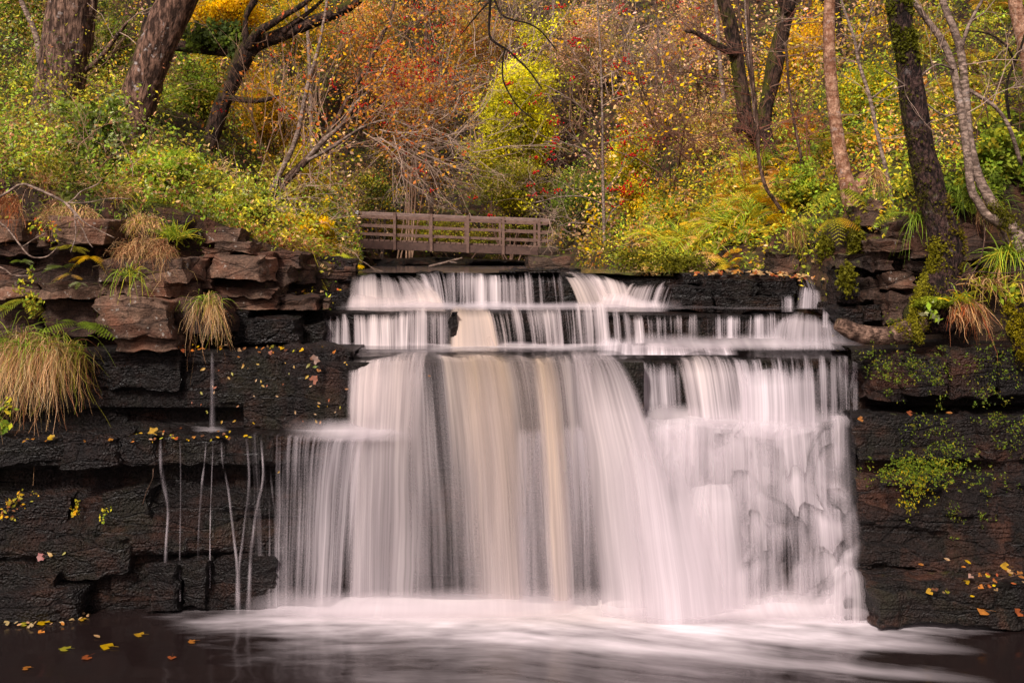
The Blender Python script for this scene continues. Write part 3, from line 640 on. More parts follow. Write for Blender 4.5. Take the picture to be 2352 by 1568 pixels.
for a in [
 (1032, 720, 1054, 788, 11.2, .3, 'wet', 'dark rounded rock end splitting the third step fall'),
 (1195, 984, 1372, 1430, 10.02, .3, 'wet', 'tall dark rock knob standing behind the main fall'),
 (1672, 784, 1722, 808, 11.1, .3, 'wet', 'little domed stone washed over above the right hand veil'),
 (2010, 1345, 2420, 1440, 9.3, .8, 'wetmoss', 'low dark shelf at the pool edge on the right with fallen leaves'),
 (1960, 1385, 2200, 1440, 9.55, .5, 'wet', 'wet toe of rock where the right hand fall meets the pool'),
 (330, 1296, 402, 1400, 9.72, .4, 'wet', 'small square rock step at the foot of the left trickle'),
 (400, 1297, 480, 1404, 9.78, .35, 'wet', 'low rock step beside the foot of the left trickle'),
 (-80, 1360, 160, 1440, 9.5, .5, 'wet', 'low wet rock shelf at the left pool edge'),
 (955, 626, 1012, 642, 12.5, .35, 'wet', 'low dark stone breaking the topmost lip right of the domed fall'),
 (990, 644, 1052, 706, 12.3, .3, 'wet', 'dark rock showing between the strands left of the widest streaked fall'),
 (1150, 623, 1215, 636, 12.7, .35, 'wet', 'flat stone just above the topmost lip in the middle'),
 (1288, 634, 1322, 700, 12.3, .3, 'wet', 'dark rock between the widest streaked fall and the slanting stream'),
 (1612, 724, 1650, 776, 11.55, .25, 'wet', 'dark rock between the right half of the third step fall and the ragged fall'),
 (-70, 1006, 152, 1066, 9.84, .5, 'wet', 'overhanging wet block at the left edge below the lower left ledge'),
 (150, 1004, 268, 1078, 9.8, .5, 'wet', 'second overhanging wet block of the lower left ledge'),
 (266, 1008, 366, 1070, 9.86, .5, 'wet', 'overhanging wet block just left of the leftmost kinked trickle'),
 (366, 1008, 520, 1062, 9.92, .4, 'wet', 'overhanging wet block behind the thin trickles'),
 (-40, 1150, 150, 1236, 9.82, .4, 'wet', 'sloping wet block in the middle of the lower left wall at the photo edge'),
 (90, 1236, 290, 1330, 9.72, .4, 'wet', 'wet block low on the left wall beside the orange red leaf'),
 (240, 1130, 352, 1215, 9.84, .35, 'wet', 'wet block left of the leftmost kinked trickle halfway down'),
 (-60, 1310, 130, 1420, 9.6, .4, 'wet', 'wet block at the foot of the left wall by the photo edge'),
 (470, 1290, 640, 1408, 9.86, .35, 'wet', 'wet block at the pool edge under the trickles that meet in a V'),
 (226, 808, 402, 900, 10.38, .4, 'wet', 'wet dark block under the wedge shaped slab'),
 (500, 808, 640, 930, 10.42, .4, 'wet', 'left half of the wet dark step dotted with leaves'),
 (640, 812, 796, 945, 10.42, .4, 'wet', 'right half of the wet dark step dotted with leaves'),
 (1215, 590, 1300, 622, 14.5, .5, 'rockmoss', 'grassy boulder at the right end of the footbridge'),
 (1180, 618, 1330, 636, 13.2, .4, 'wet', 'flat wet stone at the edge of the upper stream')]:
    rk(*a, group='stones in and beside the falls', rz=RS.uniform(-.05, .05), chip=1.)

# ---------------------------------------------------------------- water lying flat
def flat(name, label, rows, nu, nv, mat, foam, fl=None, kind='structure', zrip=0., zf=None):
    """rows: list of (distance, x0, x1, z); foam(x,y)->(body,tint,contrast,alpha)"""
    A = np.array(rows, float); t = np.linspace(A[0, 0], A[-1, 0], nv); u = np.linspace(0, 1, nu)
    x0 = np.interp(t, A[:, 0], A[:, 1]); x1 = np.interp(t, A[:, 0], A[:, 2]); z = np.interp(t, A[:, 0], A[:, 3])
    X = x0[None]*(1-u[:, None])+x1[None]*u[:, None]; Y = np.broadcast_to(t[None], X.shape); Z = (np.broadcast_to(z[None], X.shape) if zf is None else zf(X, Y))+(fbm(n3(X*2.5, Y*4, 3), 3)-.5)*zrip
    C = foam(X, Y); F = np.stack([X, Y, Z*0], -1) if fl is None else fl(X, Y)
    g = Geo().add(np.stack([X, Y, Z], -1).reshape(-1, 3), gridq(nu, nv), None, C.reshape(-1, 4), F.reshape(-1, 3))
    return props(mesh(name, g, M[mat]), label, None, None, kind)
def sm(a, b, x): k = np.clip((x-a)/(b-a), 0, 1); return k*k*(3-2*k)
def pool_foam(X, Y):
    px = X/Y*FOC+CX; d = 10.1-Y                       # metres out from the foot of the falls
    px = px+(fbm(n3(X*1.1, Y*1.7, 8), 3)-.5)*420*sm(.0, .5, d); across = sm(250, 820, px)*(1-sm(1950, 2330, px))
    reach = np.interp(px, [300, 700, 1000, 1500, 1800, 2300], [.4, .68, .82, .78, .9, .7])
    near = np.exp(-np.clip(d, 0, 99)/reach*1.0)
    core = 1-sm(.1, .95, d/np.maximum(reach, .1)*.8)
    wv = (fbm(n3(X*1.3, Y*2.6, 5), 4)-.5)*.5; wv2 = (fbm(n3(X*5, Y*9, 15), 4)-.5); foam = across*np.exp(-(np.clip(d+wv*.7+wv2*.35*sm(.1, .5, d), 0, 9)/np.maximum(reach, .1))**2.0); body = foam*1.08
    # streams that carry the foam out to the right
    for (xa, ya, xb, yb, wd, st) in ((1.0, 9.5, 4.2, 8.75, .13, .33), (.4, 9.1, 4.0, 8.1, .12, .28), (2.4, 9.75, 5.0, 9.3, .10, .3), (-.6, 9.2, 2.4, 8.7, .1, .2)):
        tt = np.clip((X-xa)/(xb-xa), 0, 1); yc = ya+(yb-ya)*tt**.85; body = body+st*np.exp(-((Y-yc)/wd)**2)*sm(0, .15, tt)*(1-sm(.65, 1, tt))
    body = body-.05*(1-across)-.05+.19*np.exp(-((px-1300)/800)**2)*np.clip(1.2-d*.25, .12, 1)  # last term spreads faint foam as a painted mauve sheen
    ti = .5*np.exp(-((px-1250)/330)**2)*sm(.9, .2, d)
    con = .10+.75*foam*(1-foam)*2+.12*across
    return np.stack([body, ti, con, np.ones_like(X)], -1)
def pool_flow(X, Y):
    sk = np.clip(X, 0, 6)*(.34)
    return np.stack([X*1.0, (Y+sk*1.0)*1.1, X*0], -1)
flat('pool', 'dark peaty plunge pool with white foam at the foot of the falls', [(1.2, -8, 8, 0), (9.0, -9.5, 9.5, 0), (10.6, -9.5, 9.5, 0)], 420, 330, 'pool', pool_foam, pool_flow, zrip=.015)
def front_(px): return np.interp(px, [700, 800, 850, 985, 1012, 1060, 1345, 1400, 1450, 1975], [10.42, 10.40, 10.34, 10.17, 10.0, 9.97, 9.96, 10.1, 10.58, 10.54])
def ledge_z(X, Y):
    px = X/Y*FOC+CX; f = front_(px); r = np.interp(px, [700, 800, 850, 985, 1012, 1060, 1200, 1345, 1400, 1450, 1560, 1600, 1700, 1975], [824, 823, 822, 818, 826, 823, 825, 826, 829, 827, 823, 812, 825, 827])
    zf = ZC+(HY-r)*f/FOC+.014; k = sm(.0, .7, Y-f); return zf*(1-k)+2.262*k
def ledge_foam(X, Y):
    px = X/Y*FOC+CX
    front = front_(px); d = Y-front; up = sm(.0, .5, d)
    d = d+(fbm(n3(X*2.1, Y*2.5, 6), 4)-.5)*.9; body = -.06+.36*sm(.45, 1.3, d)+.2*sm(1.1, 1.35, d); e = sm(690, 860, px)*(1-sm(1880, 1990, px))*sm(-.02, .02, Y-front)
    return np.stack([body, .22*np.exp(-((px-1090)/150)**2)+.05, np.full_like(X, .28), e], -1)
flat('ledge_water', 'foaming water spread across the broad main ledge', [(9.95, -2.05, 3.3, 2.262), (11.6, -2.3, 3.8, 2.268)], 300, 70, 'film', ledge_foam, zrip=.012, zf=ledge_z)
def film(xl, xr, yb, dens, con=.25, t0=.1):
    def f(X, Y):
        e = sm(xl, xl+.25, X)*(1-sm(xr-.25, xr, X)); return np.stack([np.full_like(X, dens)*sm(yb, yb+.3, Y)+.04, np.full_like(X, t0), np.full_like(X, con), e], -1)
    return f
a = at(735, 712, 11.5); b = at(1930, 716, 11.6)
flat('ledge_water', 'shallow water sliding over the third step', [(11.48, a[0], b[0], 2.63), (12.5, a[0]-.1, b[0], 2.64)], 160, 20, 'film', film(a[0], b[0]+.1, 11.8, .02), zrip=.012)
a = at(800, 630, 12.5); b = at(1880, 632, 12.5)
flat('stream', 'dark upper stream sliding towards the topmost lip', [(12.52, a[0], b[0], 3.0), (14, -2.0, 2.0, 3.0), (20, -2.6, 1.4, 3.0), (34, -4.3, .6, 3.0)], 60, 60, 'pool', lambda X, Y: np.stack([np.full_like(X, .02), X*0, X*0+.15, X*0+1], -1), zrip=.02)
def dl(X, Y):
    px = X/Y*FOC+CX; b = .5*np.exp(-((px-800)/110)**2)*sm(10.08, 10.35, Y)+.3*np.exp(-((px-480)/40)**2)*sm(10.08, 10.3, Y)-.08; e = sm(350, 470, px)*(1-sm(860, 940, px))
    return np.stack([b, b*0+.05, b*0+.2, e], -1)
a = at(340, 1000, 10.0); b = at(960, 1000, 10.0)
flat('ledge_water', 'thin sheet of water on the lower left ledge', [(10.06, a[0], b[0], 1.543), (10.5, a[0], b[0], 1.555)], 120, 16, 'film', dl, zrip=.015)
face('rock_face', [(800, 596, 31.6), (1000, 590, 32.2), (1240, 600, 31.4)], [(800, 640, 31.2), (1240, 640, 31.0)], .6, 90, 24, M['wetmoss'], .4, .2, 12, (), 'dark rocky bank beyond the footbridge')
# ---------------------------------------------------------------- the falls: (col,row,distance,body,tint[,contrast])
CU = []
def cu(label, top, bot, **k):
    if top[0][1] < 800 and 'voff' not in k: k['voff'] = .045
    elif top[0][1] < 870 and 'voff' not in k: k['voff'] = .06
    CU.append(curtain('waterfall', label, top, bot, seed=len(CU)+1, **k)); return CU[-1]
# topmost step
cu('domed white fall at the left end of the topmost step', [(812, 627, 12.4, 0.40, .3), (870, 624, 12.4, 0.20, .2), (965, 640, 12.35, 0.50, .3)], [(792, 713, 11.95, 0.74, .4), (1028, 713, 11.95, 0.84, .5)], con=.5, nu=90, efade=.1)
cu('smooth broad apron below the domed fall of the topmost step', [(805, 662, 12.2, 0.69, .3), (1000, 672, 12.15, 0.84, .4)], [(790, 716, 11.85, 0.79, .35), (1032, 716, 11.85, 0.89, .5)], con=.35, nu=80, efade=.08, tfade=.5)
cu('dark rock hung with a few strands near the left of the topmost step', [(958, 633, 12.4, 0.45, .1), (1000, 634, 12.4, 0.02, .1), (1060, 633, 12.4, 0.02, .1)], [(985, 712, 12.2, 0.35, .1), (1062, 712, 12.2, 0.10, .1)], con=.9, nu=50)
cu('widest streaked fall in the middle of the topmost step', [(1040, 632, 12.42, 0.25, .1), (1100, 632, 12.42, 0.45, .2), (1290, 636, 12.42, 0.35, .2)], [(1040, 712, 12.2, 0.25, .1), (1180, 712, 12.2, 0.40, .15), (1300, 712, 12.2, 0.25, .2)], con=.95, nu=150)
cu('slanting stream of the topmost step that runs down to the right', [(1285, 638, 12.4, 0.30, .4), (1345, 640, 12.4, 0.45, .3)], [(1330, 712, 12.1, 0.50, .5), (1420, 712, 12.05, 0.69, .5)], con=.6, nu=60)
cu('fall streaming into the white notch from the left', [(1335, 643, 12.4, 0.40, .2), (1440, 644, 12.4, 0.45, .4)], [(1375, 690, 12.1, 0.64, .3), (1450, 690, 12.1, 0.69, .4)], con=.8, nu=80)
cu('fall fanning into the white notch from the right', [(1450, 646, 12.42, 0.45, .4), (1560, 640, 12.4, 0.30, .1)], [(1425, 700, 12.05, 0.74, .4), (1535, 712, 12.1, 0.50, .1)], con=.8, nu=80)
cu('white boil of water filling the notch', [(1385, 683, 12.0, 0.64, .3), (1420, 674, 12.0, 0.84, .2), (1520, 680, 12.0, 0.64, .1)], [(1355, 716, 11.85, 0.74, .3), (1540, 716, 11.85, 0.74, .1)], con=.3, nu=50, tfade=.4, efade=.2)
cu('little trickle at the right end of the topmost step', [(1838, 668, 11.85, .25, 0), (1885, 678, 11.8, .35, 0)], [(1826, 708, 11.7, .3, 0), (1890, 708, 11.7, .45, 0)], con=.9, nu=40, efade=.3)
cu('tiny upper trickle between the leaf strewn ledge and the right bank', [(1822, 640, 12.0, .15, 0), (1858, 646, 12.0, .3, 0)], [(1830, 668, 11.9, .15, 0), (1880, 672, 11.9, .35, 0)], con=1., nu=30, efade=.35)
cu('few strands slipping off the right corner of the leaf strewn ledge', [(1790, 692, 11.8, .0, 0), (1826, 690, 11.8, .3, 0)], [(1792, 716, 11.7, .05, 0), (1826, 716, 11.7, .4, 0)], con=.9, nu=30, efade=.3)
# third step
cu('left half of the third step fall, fine even strands', [(738, 716, 11.5, 0.20, .2), (860, 713, 11.45, 0.45, .3), (1000, 716, 11.4, 0.45, .3), (1036, 721, 11.4, 0.30, .1)], [(742, 802, 11.3, 0.50, .15), (900, 802, 11.25, 0.50, .2), (1036, 800, 11.25, 0.40, .1)], con=1., nu=190)
cu('smooth cream spout between the two halves of the third step fall', [(1034, 712, 11.5, 0.84, .9), (1120, 714, 11.48, 0.79, .8)], [(1030, 806, 11.15, 0.89, .7), (1150, 806, 11.2, 0.79, .7)], con=.25, nu=50, efade=.12)
cu('right half of the third step fall, dark glass between bright strands', [(1090, 713, 11.5, 0.50, .7), (1180, 712, 11.48, 0.40, .3), (1416, 714, 11.5, 0.32, .15), (1612, 722, 11.55, 0.30, .15)], [(1110, 806, 11.2, 0.50, .6), (1200, 806, 11.2, 0.26, .2), (1420, 792, 11.3, 0.32, .1), (1612, 778, 11.4, 0.20, .1)], con=1.05, nu=240)
cu('thin ragged fall right of the third step fall', [(1605, 724, 11.6, 0.20, 0), (1700, 726, 11.6, 0.25, .05), (1835, 726, 11.65, 0.32, .05)], [(1605, 778, 11.45, 0.15, 0), (1760, 778, 11.45, 0.20, 0), (1840, 776, 11.5, 0.30, 0)], con=1.1, nu=130)
cu('bright hump of water tumbling off the right of the third step', [(1780, 738, 11.5, 0.25, 0), (1830, 727, 11.5, 0.69, .2), (1925, 752, 11.45, 0.35, 0)], [(1740, 803, 11.1, 0.50, 0), (1955, 803, 11.05, 0.50, 0)], con=.45, nu=80, efade=.22)
cu('trickle beside the wet block at the right end of the third step', [(1888, 720, 11.6, 0.40, 0), (1924, 720, 11.6, 0.40, 0)], [(1888, 752, 11.5, 0.30, 0), (1922, 752, 11.5, 0.30, 0)], con=1.2, nu=30, efade=.1)
cu('low frilled fall on the main ledge', [(1370, 790, 10.95, 0.40, 0), (1500, 783, 10.95, 0.45, .1), (1680, 784, 10.95, 0.45, .1)], [(1360, 815, 10.7, 0.50, 0), (1700, 815, 10.65, 0.64, 0)], con=.6, nu=120, efade=.1)
# main fall
cu('left curtain of the main fall landing partly on the lower left ledge', [(800, 824, 10.38, .3, .2), (850, 822, 10.32, .6, .3), (985, 818, 10.15, .55, .35)], [(792, 1000, 10.2, .35, .2), (850, 1010, 10.16, .5, .3), (960, 1060, 10.0, .42, .3)], con=.75, nu=170, lipd=.5, bfade=.4)
PT = [(800, 826, 10.38, .15, .1), (832, 823, 10.34, .5, .25), (895, 821, 10.26, .62, .3), (927, 820, 10.2, .52, .3), (940, 820, 10.18, .5, .3), (965, 820, 10.16, .45, .2), (984, 822, 10.1, .06, .1), (1003, 825, 10.03, .12, .1), (1015, 827, 9.99, .5, .4), (1053, 825, 9.96, .6, .6), (1080, 824, 9.95, .72, .9), (1142, 825, 9.95, .78, .9), (1161, 825, 9.95, .45, .5), (1206, 826, 9.95, .5, .5), (1225, 826, 9.95, .7, .8), (1256, 826, 9.95, .6, .8), (1275, 826, 9.95, .5, .4), (1320, 827, 9.95, .5, .1), (1360, 828, 9.98, .45, .05)]
PB = [(800, 0), (812, .48), (870, .55), (905, .46), (930, .28), (985, .22), (1020, .15), (1045, .05), (1060, .2), (1105, .30), (1125, .5), (1205, .52), (1222, .2), (1262, .18), (1275, .5), (1308, .5), (1322, .2), (1350, .12), (1375, .12)]
PT = [r[:3]+(r[3]*.86, min(1, r[4]*1.15)) for r in PT]; PB = [(x, b*.84) for x, b in PB]
cu('great main veil of the fall reaching from the lip to the pool', PT, [(x, 1418, 9.99-.11*min(1, i/8), b_, .15 if 9 < i < 16 else .03) for i, (x, b_) in enumerate(PB)], con=.27, nu=460, nv=44, efade=.02, tfade=.12, lipd=.8, pair=True)
cu('broad cream column of the main fall', [(1022, 828, 9.97, .1, .3), (1060, 824, 9.93, .45, .8), (1130, 824, 9.92, .6, 1.), (1172, 826, 9.94, .1, .7)], [(1060, 1418, 9.84, .05, .2), (1115, 1418, 9.82, .28, .4), (1190, 1418, 9.81, .4, .35), (1222, 1418, 9.84, .05, .2)], con=.3, nu=150, nv=34, efade=.3, pair=True)
cu('slim pale column of the main fall over the rock knob', [(1205, 828, 9.95, .1, .3), (1232, 826, 9.92, .5, .9), (1252, 826, 9.92, .5, .9), (1275, 828, 9.95, .1, .5)], [(1258, 1418, 9.80, .05, .3), (1280, 1418, 9.79, .42, .6), (1302, 1418, 9.79, .4, .5), (1320, 1418, 9.82, .05, .2)], con=.28, nu=80, nv=34, efade=.3, pair=True)
cu('thin veil draped over the dark rock knob', [(1182, 990, 9.95, .45, 0), (1250, 982, 9.93, .3, .05), (1340, 986, 9.94, .55, 0)], [(1180, 1416, 9.86, .16, 0), (1280, 1416, 9.84, .2, 0), (1372, 1416, 9.86, .12, 0)], con=.35, nu=90, efade=.1, tfade=.05)
cu('great white rush that sweeps right from the main lip', [(1300, 826, 9.97, .5, .3), (1345, 826, 9.94, .85, .2), (1416, 832, 10.0, .7, .1)], [(1362, 1418, 9.7, .35, .05), (1450, 1418, 9.6, .75, .05), (1600, 1418, 9.6, .75, .0)], con=.28, nu=130, nv=34, efade=.14, powr=.62)
cu('spreading white skirt at the middle of the right hand fall', [(1370, 930, 10.0, .55, 0), (1430, 940, 9.95, .9, 0), (1560, 975, 9.98, .8, 0)], [(1416, 1418, 9.55, .3, 0), (1540, 1418, 9.45, .8, 0), (1745, 1414, 9.6, .5, 0)], con=.32, nu=120, nv=40, efade=.4, tfade=.6, lipd=.0, back=.02, lipmask=1, voff=.5)
cu('lower left fan from the lower left ledge', [(545, 1002, 10.02, .0, 0), (630, 1001, 10.02, .1, 0), (700, 999, 10.0, .2, 0), (800, 996, 10.0, .45, 0), (905, 990, 10.0, .3, .1)], [(560, 1418, 9.9, .0, 0), (630, 1418, 9.9, .14, 0), (700, 1418, 9.88, .24, 0), (790, 1418, 9.88, .12, 0), (850, 1418, 9.9, .4, .05)], con=.5, nu=200, nv=30, tfade=.1, lipd=.8, voff=.3, efade=.25)
# right hand veil and tumble
cu('left part of the right hand veil over dark rock', [(1375, 832, 10.55, .55, 0), (1440, 828, 10.6, .45, .05), (1560, 824, 10.6, .4, 0)], [(1380, 965, 10.42, .6, 0), (1450, 962, 10.45, .4, 0), (1570, 962, 10.45, .35, 0)], con=.6, bfade=.3, nu=120)
cu('creamy middle of the right hand veil', [(1545, 818, 10.6, .6, .3), (1600, 812, 10.58, .7, .3), (1700, 826, 10.55, .42, .05)], [(1580, 975, 10.35, .6, .1), (1650, 985, 10.3, .6, 0), (1730, 988, 10.3, .5, 0)], con=.6, nu=130)
cu('right part of the right hand veil with crisp white strands', [(1680, 830, 10.55, .45, 0), (1800, 828, 10.52, .42, 0), (1920, 828, 10.5, .38, 0), (1975, 828, 10.5, -.05, 0)], [(1700, 975, 10.32, .5, 0), (1790, 985, 10.3, .55, 0), (1900, 965, 10.35, .4, 0), (1975, 962, 10.4, -.05, 0)], con=.85, nu=190)
cu('second veil of the right hand fall starting at a lower lip', [(1690, 856, 10.42, .6, 0), (1790, 854, 10.4, .75, 0), (1880, 862, 10.4, .4, 0)], [(1690, 1000, 10.22, .65, 0), (1790, 1010, 10.2, .7, 0), (1890, 985, 10.25, .45, 0)], con=.5, nu=110, efade=.12)
cu('wide thin veil over the whole right hand tumble', [(1416, 968, 10.12, .35, 0), (1700, 962, 10.14, .25, 0), (1980, 966, 10.12, .15, 0)], [(1385, 1420, 9.82, .3, 0), (1700, 1420, 9.8, .22, 0), (2000, 1418, 9.76, .16, 0)], con=.36, nu=200, nv=30, efade=.14, lipd=.8)
TM = [
 ((1440, 965), (1690, 960), (1420, 1180), (1700, 1150), .85, .35, 10.22, 9.98, 'frothy shoulder of the right hand tumble below the veil'),
 ((1640, 985), (1860, 985), (1650, 1130), (1870, 1120), .6, .4, 10.2, 10.0, 'second froth ledge of the right hand tumble'),
 ((1900, 975), (1952, 975), (1905, 1150), (1955, 1150), .5, .3, 10.05, 9.98, 'narrow spout at the right corner of the tumble'),
 ((1560, 1115), (1700, 1118), (1500, 1402), (1760, 1402), .85, .2, 9.85, 9.6, 'bulging white cushion in the middle of the tumble'),
 ((1900, 1318), (1990, 1330), (1890, 1404), (2012, 1400), .45, .5, 9.62, 9.5, 'outermost fringe at the right foot of the tumble')]
for (a, b, c, d, body, con, Y0, Y1, lab) in TM:
    con = .3+.35*con; body = body*(.95 if body > .8 else .55)
    mid = ((a[0]+b[0])/2, min(a[1], b[1])-8)
    cu(lab, [(a[0], a[1], Y0+.05, body*.95, 0), (mid[0], mid[1], Y0, body*1.2, .05), (b[0], b[1], Y0+.05, body*.95, 0)], [(c[0], c[1], Y1, body*.75, 0), (d[0], d[1], Y1, body*.75, 0)], con=con, nu=70, nv=24, efade=.36, tfade=.14, lipd=.6, bfade=.6 if c[1] < 1390 else 0, back=.12, wob=.04, voff=.12)
# stepped water sheet of the right hand tumble: white over each hidden rock lip, thinning below it
def stepped(label, px0, px1, r0, r1, Yt, Yb, nu=230, nv=190, seed=0):
    u = np.linspace(0, 1, nu)[:, None]*np.ones((1, nv)); v = np.linspace(0, 1, nv)[None]*np.ones((nu, 1)); pxr = px0+(px1-px0)*u+34*(v-.45)*u
    row = r0+(r1-r0)*v; Yv = Yt+(Yb-Yt)*v; X = (pxr-CX)*Yv/FOC; Z = ZC+(HY-row)*Yv/FOC
    q = X*2.0+seed*.37+(fbm(n3(X*1.5, seed, Z*1.6), 3)-.5)*1.7; cI = np.floor(q); fr = q-cI; hs_ = lambda a: _hash(a.astype(np.int64), np.full(a.shape, int(seed)), np.full(a.shape, 5))
    bl = sm(.5, 1., fr); wob = (hs_(cI)*(1-bl)+hs_(cI+1)*bl)*2.6-.42*(np.clip(fr/.6, 0, 1)*2-1)**2*(1-bl)*.8-.34*bl+(fbm(n3(X*6, seed+3, Z*1.5), 3)-.5)*.7
    gap = 1-.5*np.exp(-((fr-.8)/.2)**2)
    t = (1.75-Z)/.36+wob; k = np.floor(t); f = t-k                                   # f: 0 at a lip, 1 just above the next one
    cell = hs_(cI*7+k*3); cell2 = vnoise(n3(X*7+k*5.1, k*2.3, seed+9))
    lip = sm(.0, .42, f)*np.exp(-f*1.15)
    body = (.2+.8*lip*(.25+.75*cell))*(.75+.5*cell2)*gap; body *= 1-.55*np.exp(-(((pxr-1790)/75)**2+((row-1280)/95)**2)); body *= 1-.5*np.exp(-(((pxr-1905)/45)**2+((row-1030)/50)**2))
    Y = Yv-.05*(fbm(n3(X*2.5, seed, Z*2.5), 2)-.5)
    ed = sm(0, .12, u)*sm(.0, .10, 1-u-.13*fbm(n3(Z*5, seed, 1), 3)*(1.25-v))*sm(0, .03, v)
    C = np.stack([body*.9, .02+0*X, .30+.18*cell, ed], -1); F = np.stack([X-.03*(Z)*0, (1.8-Z)+2, X*0+seed+k*.37], -1)
    Z = np.where(v > .985, -.04, Z)
    g = Geo().add(np.stack([X, Y, Z], -1).reshape(-1, 3), gridq(nu, nv), None, C.reshape(-1, 4), F.reshape(-1, 3))
    return props(mesh('waterfall', g, M['fall'], None, at((px0+px1)/2, r1, Yb)), label, 'waterfall', 'silky falls of the cascade')
stepped('stepped veil of the right hand tumble spilling over many hidden rock lips', 1440, 1990, 962, 1420, 10.1, 9.72, seed=3)
stepped('second thinner stepped veil in front of the right hand tumble', 1600, 1985, 975, 1420, 10.02, 9.64, seed=14)
# thin trickles on the left
def tk(lab, pts, wd, body=.6, bot=None, con=.5):
    for i in range(len(pts)-1):
        pass
    g = Geo(); A = spline(np.array([np.append(at(p[0], p[1], p[2]), m_(p[3], p[2])) for p in pts]), .03); n = len(A); m = 7
    u = np.linspace(-.5, .5, m); A[:, 3] = A[:, 3]*.8+.007; body *= .42; V = A[:, None, :3]+np.stack([u[None]*A[:, 3:4], -.03*np.cos(u*np.pi)[None]*np.ones((n, 1))*A[:, 3:4]/.05*.5, np.zeros((n, m))], -1)
    C = np.zeros((n, m, 4)); C[..., 0] = body; C[..., 2] = con; e = np.cos(u*np.pi)[None]**1.6*np.ones((n, 1))*(.35+1.0*vnoise(n3(np.linspace(0, 9, n), tk.n*7, 0)))[:, None]; C[..., 3] = e*np.clip(np.minimum(np.linspace(0, 8, n), np.linspace(8, 0, n)+.25), 0, 1)[:, None]
    vv = np.linspace(0, 1, n)[:, None]*np.ones((1, m))
    F = np.stack([V[..., 0], vv*2+.3, vv*0+tk.n], -1); tk.n += 3.1
    g.add(V.reshape(-1, 3), gridq(n, m), None, C.reshape(-1, 4), F.reshape(-1, 3))
    return props(mesh('trickle', g, M['fall'], None, A[-1, :3]), lab, 'trickle', 'thin trickles on the left rock wall')
tk.n = 1
tk('single straight trickle falling between the upper and lower left ledges', [(487, 806, 10.34, 8), (488, 850, 10.28, 11), (488, 920, 10.26, 14), (488, 994, 10.2, 20)], 0, .62)
tk('leftmost kinked trickle from the lower left ledge to the little rock step', [(392, 1003, 9.96, 30), (372, 1008, 9.93, 12), (370, 1060, 9.9, 12), (376, 1110, 9.88, 13), (386, 1170, 9.85, 8), (382, 1240, 9.82, 8), (380, 1296, 9.78, 12)], 0, .55)
tk('thread thin trickle right of the leftmost kinked one', [(412, 1006, 9.97, 4), (414, 1030, 9.92, 3), (415, 1130, 9.88, 3), (413, 1300, 9.8, 4), (414, 1380, 9.75, 5)], 0, .45)
tk('faint broken trickle in the middle of the lower left wall', [(474, 1006, 9.97, 5), (470, 1060, 9.92, 3), (464, 1110, 9.88, 7), (458, 1200, 9.86, 6), (455, 1295, 9.8, 7)], 0, .32)
tk('hair thin trickle right of the faint broken one', [(490, 1008, 9.97, 3), (487, 1080, 9.92, 2.5), (483, 1200, 9.88, 2.5), (482, 1350, 9.82, 3)], 0, .45)
tk('left arm of the trickles that meet in a V', [(508, 1008, 9.98, 8), (512, 1060, 9.92, 6), (525, 1130, 9.88, 7), (538, 1240, 9.84, 8), (546, 1310, 9.8, 12), (546, 1408, 9.75, 20)], 0, .5)
tk('right arm of the trickles that meet in a V', [(566, 1004, 9.99, 8), (568, 1020, 9.94, 7), (572, 1110, 9.88, 7), (560, 1220, 9.84, 7), (548, 1320, 9.8, 10), (548, 1408, 9.74, 16)], 0, .5)
tk('slanting trickle right of the V', [(600, 1004, 9.99, 8), (602, 1040, 9.94, 6), (604, 1100, 9.9, 8), (588, 1180, 9.86, 10), (576, 1280, 9.84, 10), (570, 1408, 9.78, 16)], 0, .45)
tk('thin trickle at the left edge of the lower left fan', [(614, 1004, 9.99, 8), (620, 1080, 9.94, 6), (636, 1200, 9.9, 8), (655, 1300, 9.87, 10), (656, 1412, 9.84, 16)], 0, .4)
tk('trickle near the right end of the right hand veil', [(1962, 850, 10.42, 10), (1955, 900, 10.4, 9), (1968, 955, 10.36, 10)], 0, .3)
# spray standing over the pool
def spray(label, x0, x1, r0, r1, Y, body, nu=120, nv=16, seed=0, dY=.5, endp=.7):
    u = np.linspace(0, 1, nu); v = np.linspace(0, 1, nv); g = Geo()
    top = r0+(fbm(n3(u*9, seed, 0), 3)-.5)*26
    P = np.array([[at(x0+(x1-x0)*a, r1+(tp-r1)*b, Y+dY*b) for b in v] for a, tp in zip(u, top)])
    e = np.sin(np.pi*np.clip(u, 0, 1))[:, None]**endp*(np.sin(np.pi*np.clip(v[None], 0, 1)**.8)**1.4)
    C = np.stack([body+0*e, 0*e+.05, 0*e+.12, e], -1); F = np.stack([P[..., 0]*.25, P[..., 2]*2+9, 0*e+seed], -1)
    g.add(P.reshape(-1, 3), gridq(nu, nv), None, C.reshape(-1, 4), F.reshape(-1, 3))
    props(mesh('spray', g, M['fall']), label, None, None, 'structure')
spray('low mist where the main fall strikes the pool', 560, 1440, 1348, 1430, 9.5, .75, seed=2)
spray('low mist where the right hand fall strikes the pool', 1330, 2040, 1342, 1432, 9.42, .8, seed=5)
spray('mist over the low frilled fall on the main ledge', 1350, 1985, 768, 806, 10.65, .5, seed=17, dY=.4)
spray('mist along the foot of the topmost step', 780, 1570, 692, 714, 11.75, .6, seed=21, dY=.25)
spray('mist along the foot of the third step', 720, 1416, 782, 812, 11.15, .8, seed=7)
spray('mist above the lower right ledge', 1400, 1980, 925, 985, 10.2, .7, seed=8, dY=.35)
spray('mist where the left curtain lands on the lower left ledge', 640, 975, 955, 1016, 9.95, .6, seed=9, dY=.3, endp=1.8)
